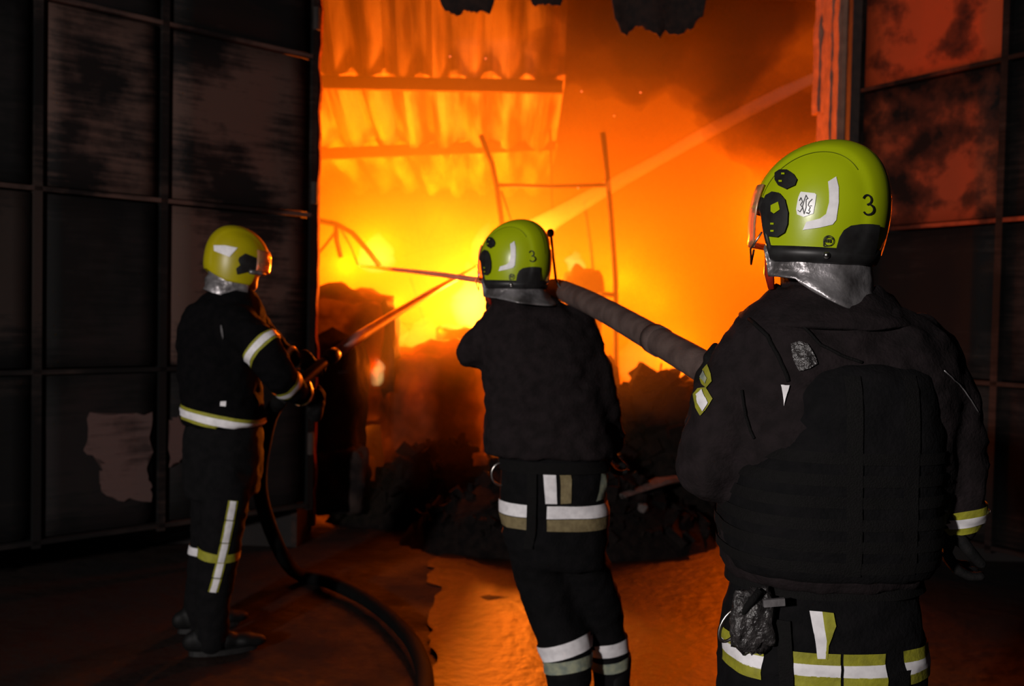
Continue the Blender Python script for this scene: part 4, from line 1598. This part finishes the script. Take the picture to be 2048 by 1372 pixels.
for i in range(7):
    t = i / 6
    for j in range(n + 1):
        az = math.radians(62 + (360 - 124) * j / n)
        bk = max(0, -math.cos(az))
        p = shell_point(az, -0.08, off=-0.012 + 0.012 * noise.noise(Vector((az * 2, t * 3, 8))) + 0.02 * bk * t)
        p.z = classic_rim(az) + 0.01 - t * (0.06 + 0.04 * bk)
        v.append(p)
for i in range(6):
    for j in range(n):
        q = i * (n + 1) + j
        f.append((q, q + 1, q + n + 2, q + n + 1))
obj('neck_shroud', v, f, M['silver_cloth'], lh, True)


def two_tone(bv, pa, pb, parent, w):
    a, c = P(*pa), P(*pb)
    mid_ = (a + c) / 2
    band(bv, mid_, c - a, w, 'reflective_band', M['lime_tape'], parent, off=0.004, maxd=0.12)
    band(bv, mid_, c - a, w * 0.55, 'reflective_band', M['reflect'], parent, off=0.007, maxd=0.12)


two_tone(LB, (513, 684, 4.035), (541, 710, 4.02), left_jk, 0.050)
two_tone(LB, (561, 757, 4.04), (586, 778, 4.11), left_jk, 0.050)
two_tone(LB, (598, 786, 4.17), (612, 793, 4.22), left_jk, 0.022)
two_tone(LB, (572, 711, 4.49), (590, 719, 4.48), left_jk, 0.030)
hax = Vector((0.20, 0, 1)).normalized()
hc = P(449, 834, YL)
band(LB, hc, hax, 0.060, 'reflective_band', M['lime_tape'], left_jk, off=0.004, n=60)
band(LB, hc, hax, 0.032, 'reflective_band', M['reflect'], left_jk, off=0.007, n=60)
decal(LB, [(441, 803), (452, 803), (452, 812), (441, 811)], 'badge', M['reflect'], left_jk, 0.006, 1)
decal(LB, [(443, 650), (446, 650), (449, 672), (447, 678), (444, 664)], 'reflective_chip', M['silver_cloth'], left_jk, 0.006, 1)
# outer leg stripe in short segments, and the shin band
path = [(466, 1000), (459, 1040), (450, 1085), (441, 1125), (434, 1155), (426, 1184)]
for a, c in zip(path[:-1], path[1:]):
    for wpx, mt_, of in ((9.5, 'lime_tape', 0.004), (6.0, 'reflect', 0.007)):
        decal(LT, [(a[0] - wpx, a[1] + 0.5), (a[0] + wpx, a[1] + 1.5), (c[0] + wpx, c[1] - 0.5), (c[0] - wpx, c[1] - 1.5)], 'reflective_band', M[mt_], left_tr, of, 2)
band(LT, P(437, 1102, 4.155), (P(436, 1125, 4.16) - P(441, 1085, 4.15)), 0.040, 'reflective_band', M['lime_tape'], left_tr, off=0.004)
band(LT, P(415, 1096, 4.425), (0, 0, 1), 0.040, 'reflective_band', M['reflect'], left_tr, off=0.004)
glove(leftp, P(622, 790, 4.28), (0.75, 0.55, 0.35), (0.6, 0.1, 0.6), 1)
glove(leftp, P(632, 735, 4.52), (0.75, 0.55, 0.35), (0.6, -0.2, -0.5), -1)

# left firefighter's branch pipe and hose
nz = thing('hose_nozzle', 'dark branch pipe in the hands of the leftmost firefighter', 'nozzle')
b = MB(); b.tube([P(560, 800, 4.22), P(600, 765, 4.35), P(640, 730, 4.5), P(668, 710, 4.62)], [0.028, 0.028, 0.026, 0.022], 16)
b.build('barrel', M['black'], nz, True)
b = MB(); b.tube([P(652, 721, 4.55), P(664, 712, 4.60), P(671, 707, 4.63)], [0.034, 0.038, 0.032], 18)
b.build('tip', M['black'], nz, True)
b = MB(); b.tube([P(612, 758, 4.4), P(618, 775, 4.38), P(624, 800, 4.38)], [0.014, 0.016, 0.014], 12)
b.build('grip', M['black'], nz, True)
nz2 = thing('hose_nozzle', 'dark branch pipe hidden in front of the middle firefighter\'s face', 'nozzle')
b = MB(); b.tube([P(1060, 595, 3.85), P(1020, 575, 3.93), P(1000, 568, 4.0)], [0.028, 0.026, 0.018], 16)
b.build('barrel', M['black'], nz2, True)


def spline(pts, k=8):
    out = []
    for i in range(len(pts) - 1):
        p0, p1, p2, p3 = pts[max(i - 1, 0)], pts[i], pts[i + 1], pts[min(i + 2, len(pts) - 1)]
        for j in range(k):
            t = j / k
            out.append(0.5 * ((2 * p1) + (p2 - p0) * t + (2 * p0 - 5 * p1 + 4 * p2 - p3) * t * t + (3 * p1 - p0 - 3 * p2 + p3) * t ** 3))
    out.append(pts[-1])
    return out


hs = thing('fire_hose', 'thick grey brown hose over the middle firefighter\'s shoulder to the nearest one', 'hose')
pts = [P(1060, 595, 3.85), P(1105, 578, 3.66), P(1150, 592, 3.36), P(1215, 624, 3.02), P(1310, 678, 2.62), P(1420, 742, 2.24), P(1500, 800, 2.20), P(1580, 880, 2.28),
       P(1640, 1100, 2.42), P(1700, 1500, 2.55)]
pts.append(Vector((pts[-1].x + 0.4, 2.9, 0.05))); pts.append(Vector((pts[-1].x + 1.6, 2.6, 0.05)))
b = MB(); b.tube(spline(pts), 0.039, 20); b.build('hose_body', M['hose'], hs, True)
b = MB(); b.tube([P(1308, 677, 2.627), P(1322, 685, 2.575)], [0.0425, 0.0425], 20); b.build('repair_sleeve', M['hose'], hs, True)

hs2 = MB()
pts = [P(560, 800, 4.22), P(520, 860, 4.0), P(500, 1000, 3.9)]
pts = [P(560, 800, 4.22), P(535, 850, 4.5), P(520, 980, 4.75), P(560, 1120, 4.9), P(640, 1135, 5.0)]
pts[-1].z = 0.06; pts[-2].z = 0.3
for (x, y) in ((600, 1150), (660, 1165), (740, 1205), (810, 1265), (845, 1330), (850, 1400), (830, 1500)):
    d = ray(x, y); t = (0.05 - EYE.z) / d.z
    pts.append(EYE + d * t)
hs2.tube(spline(pts[:4] + pts[5:]), 0.036, 14)
hs2.build('fire_hose', M['wet_hose'], None, True, label='wet black hose curving over the ground from the leftmost firefighter', category='hose')
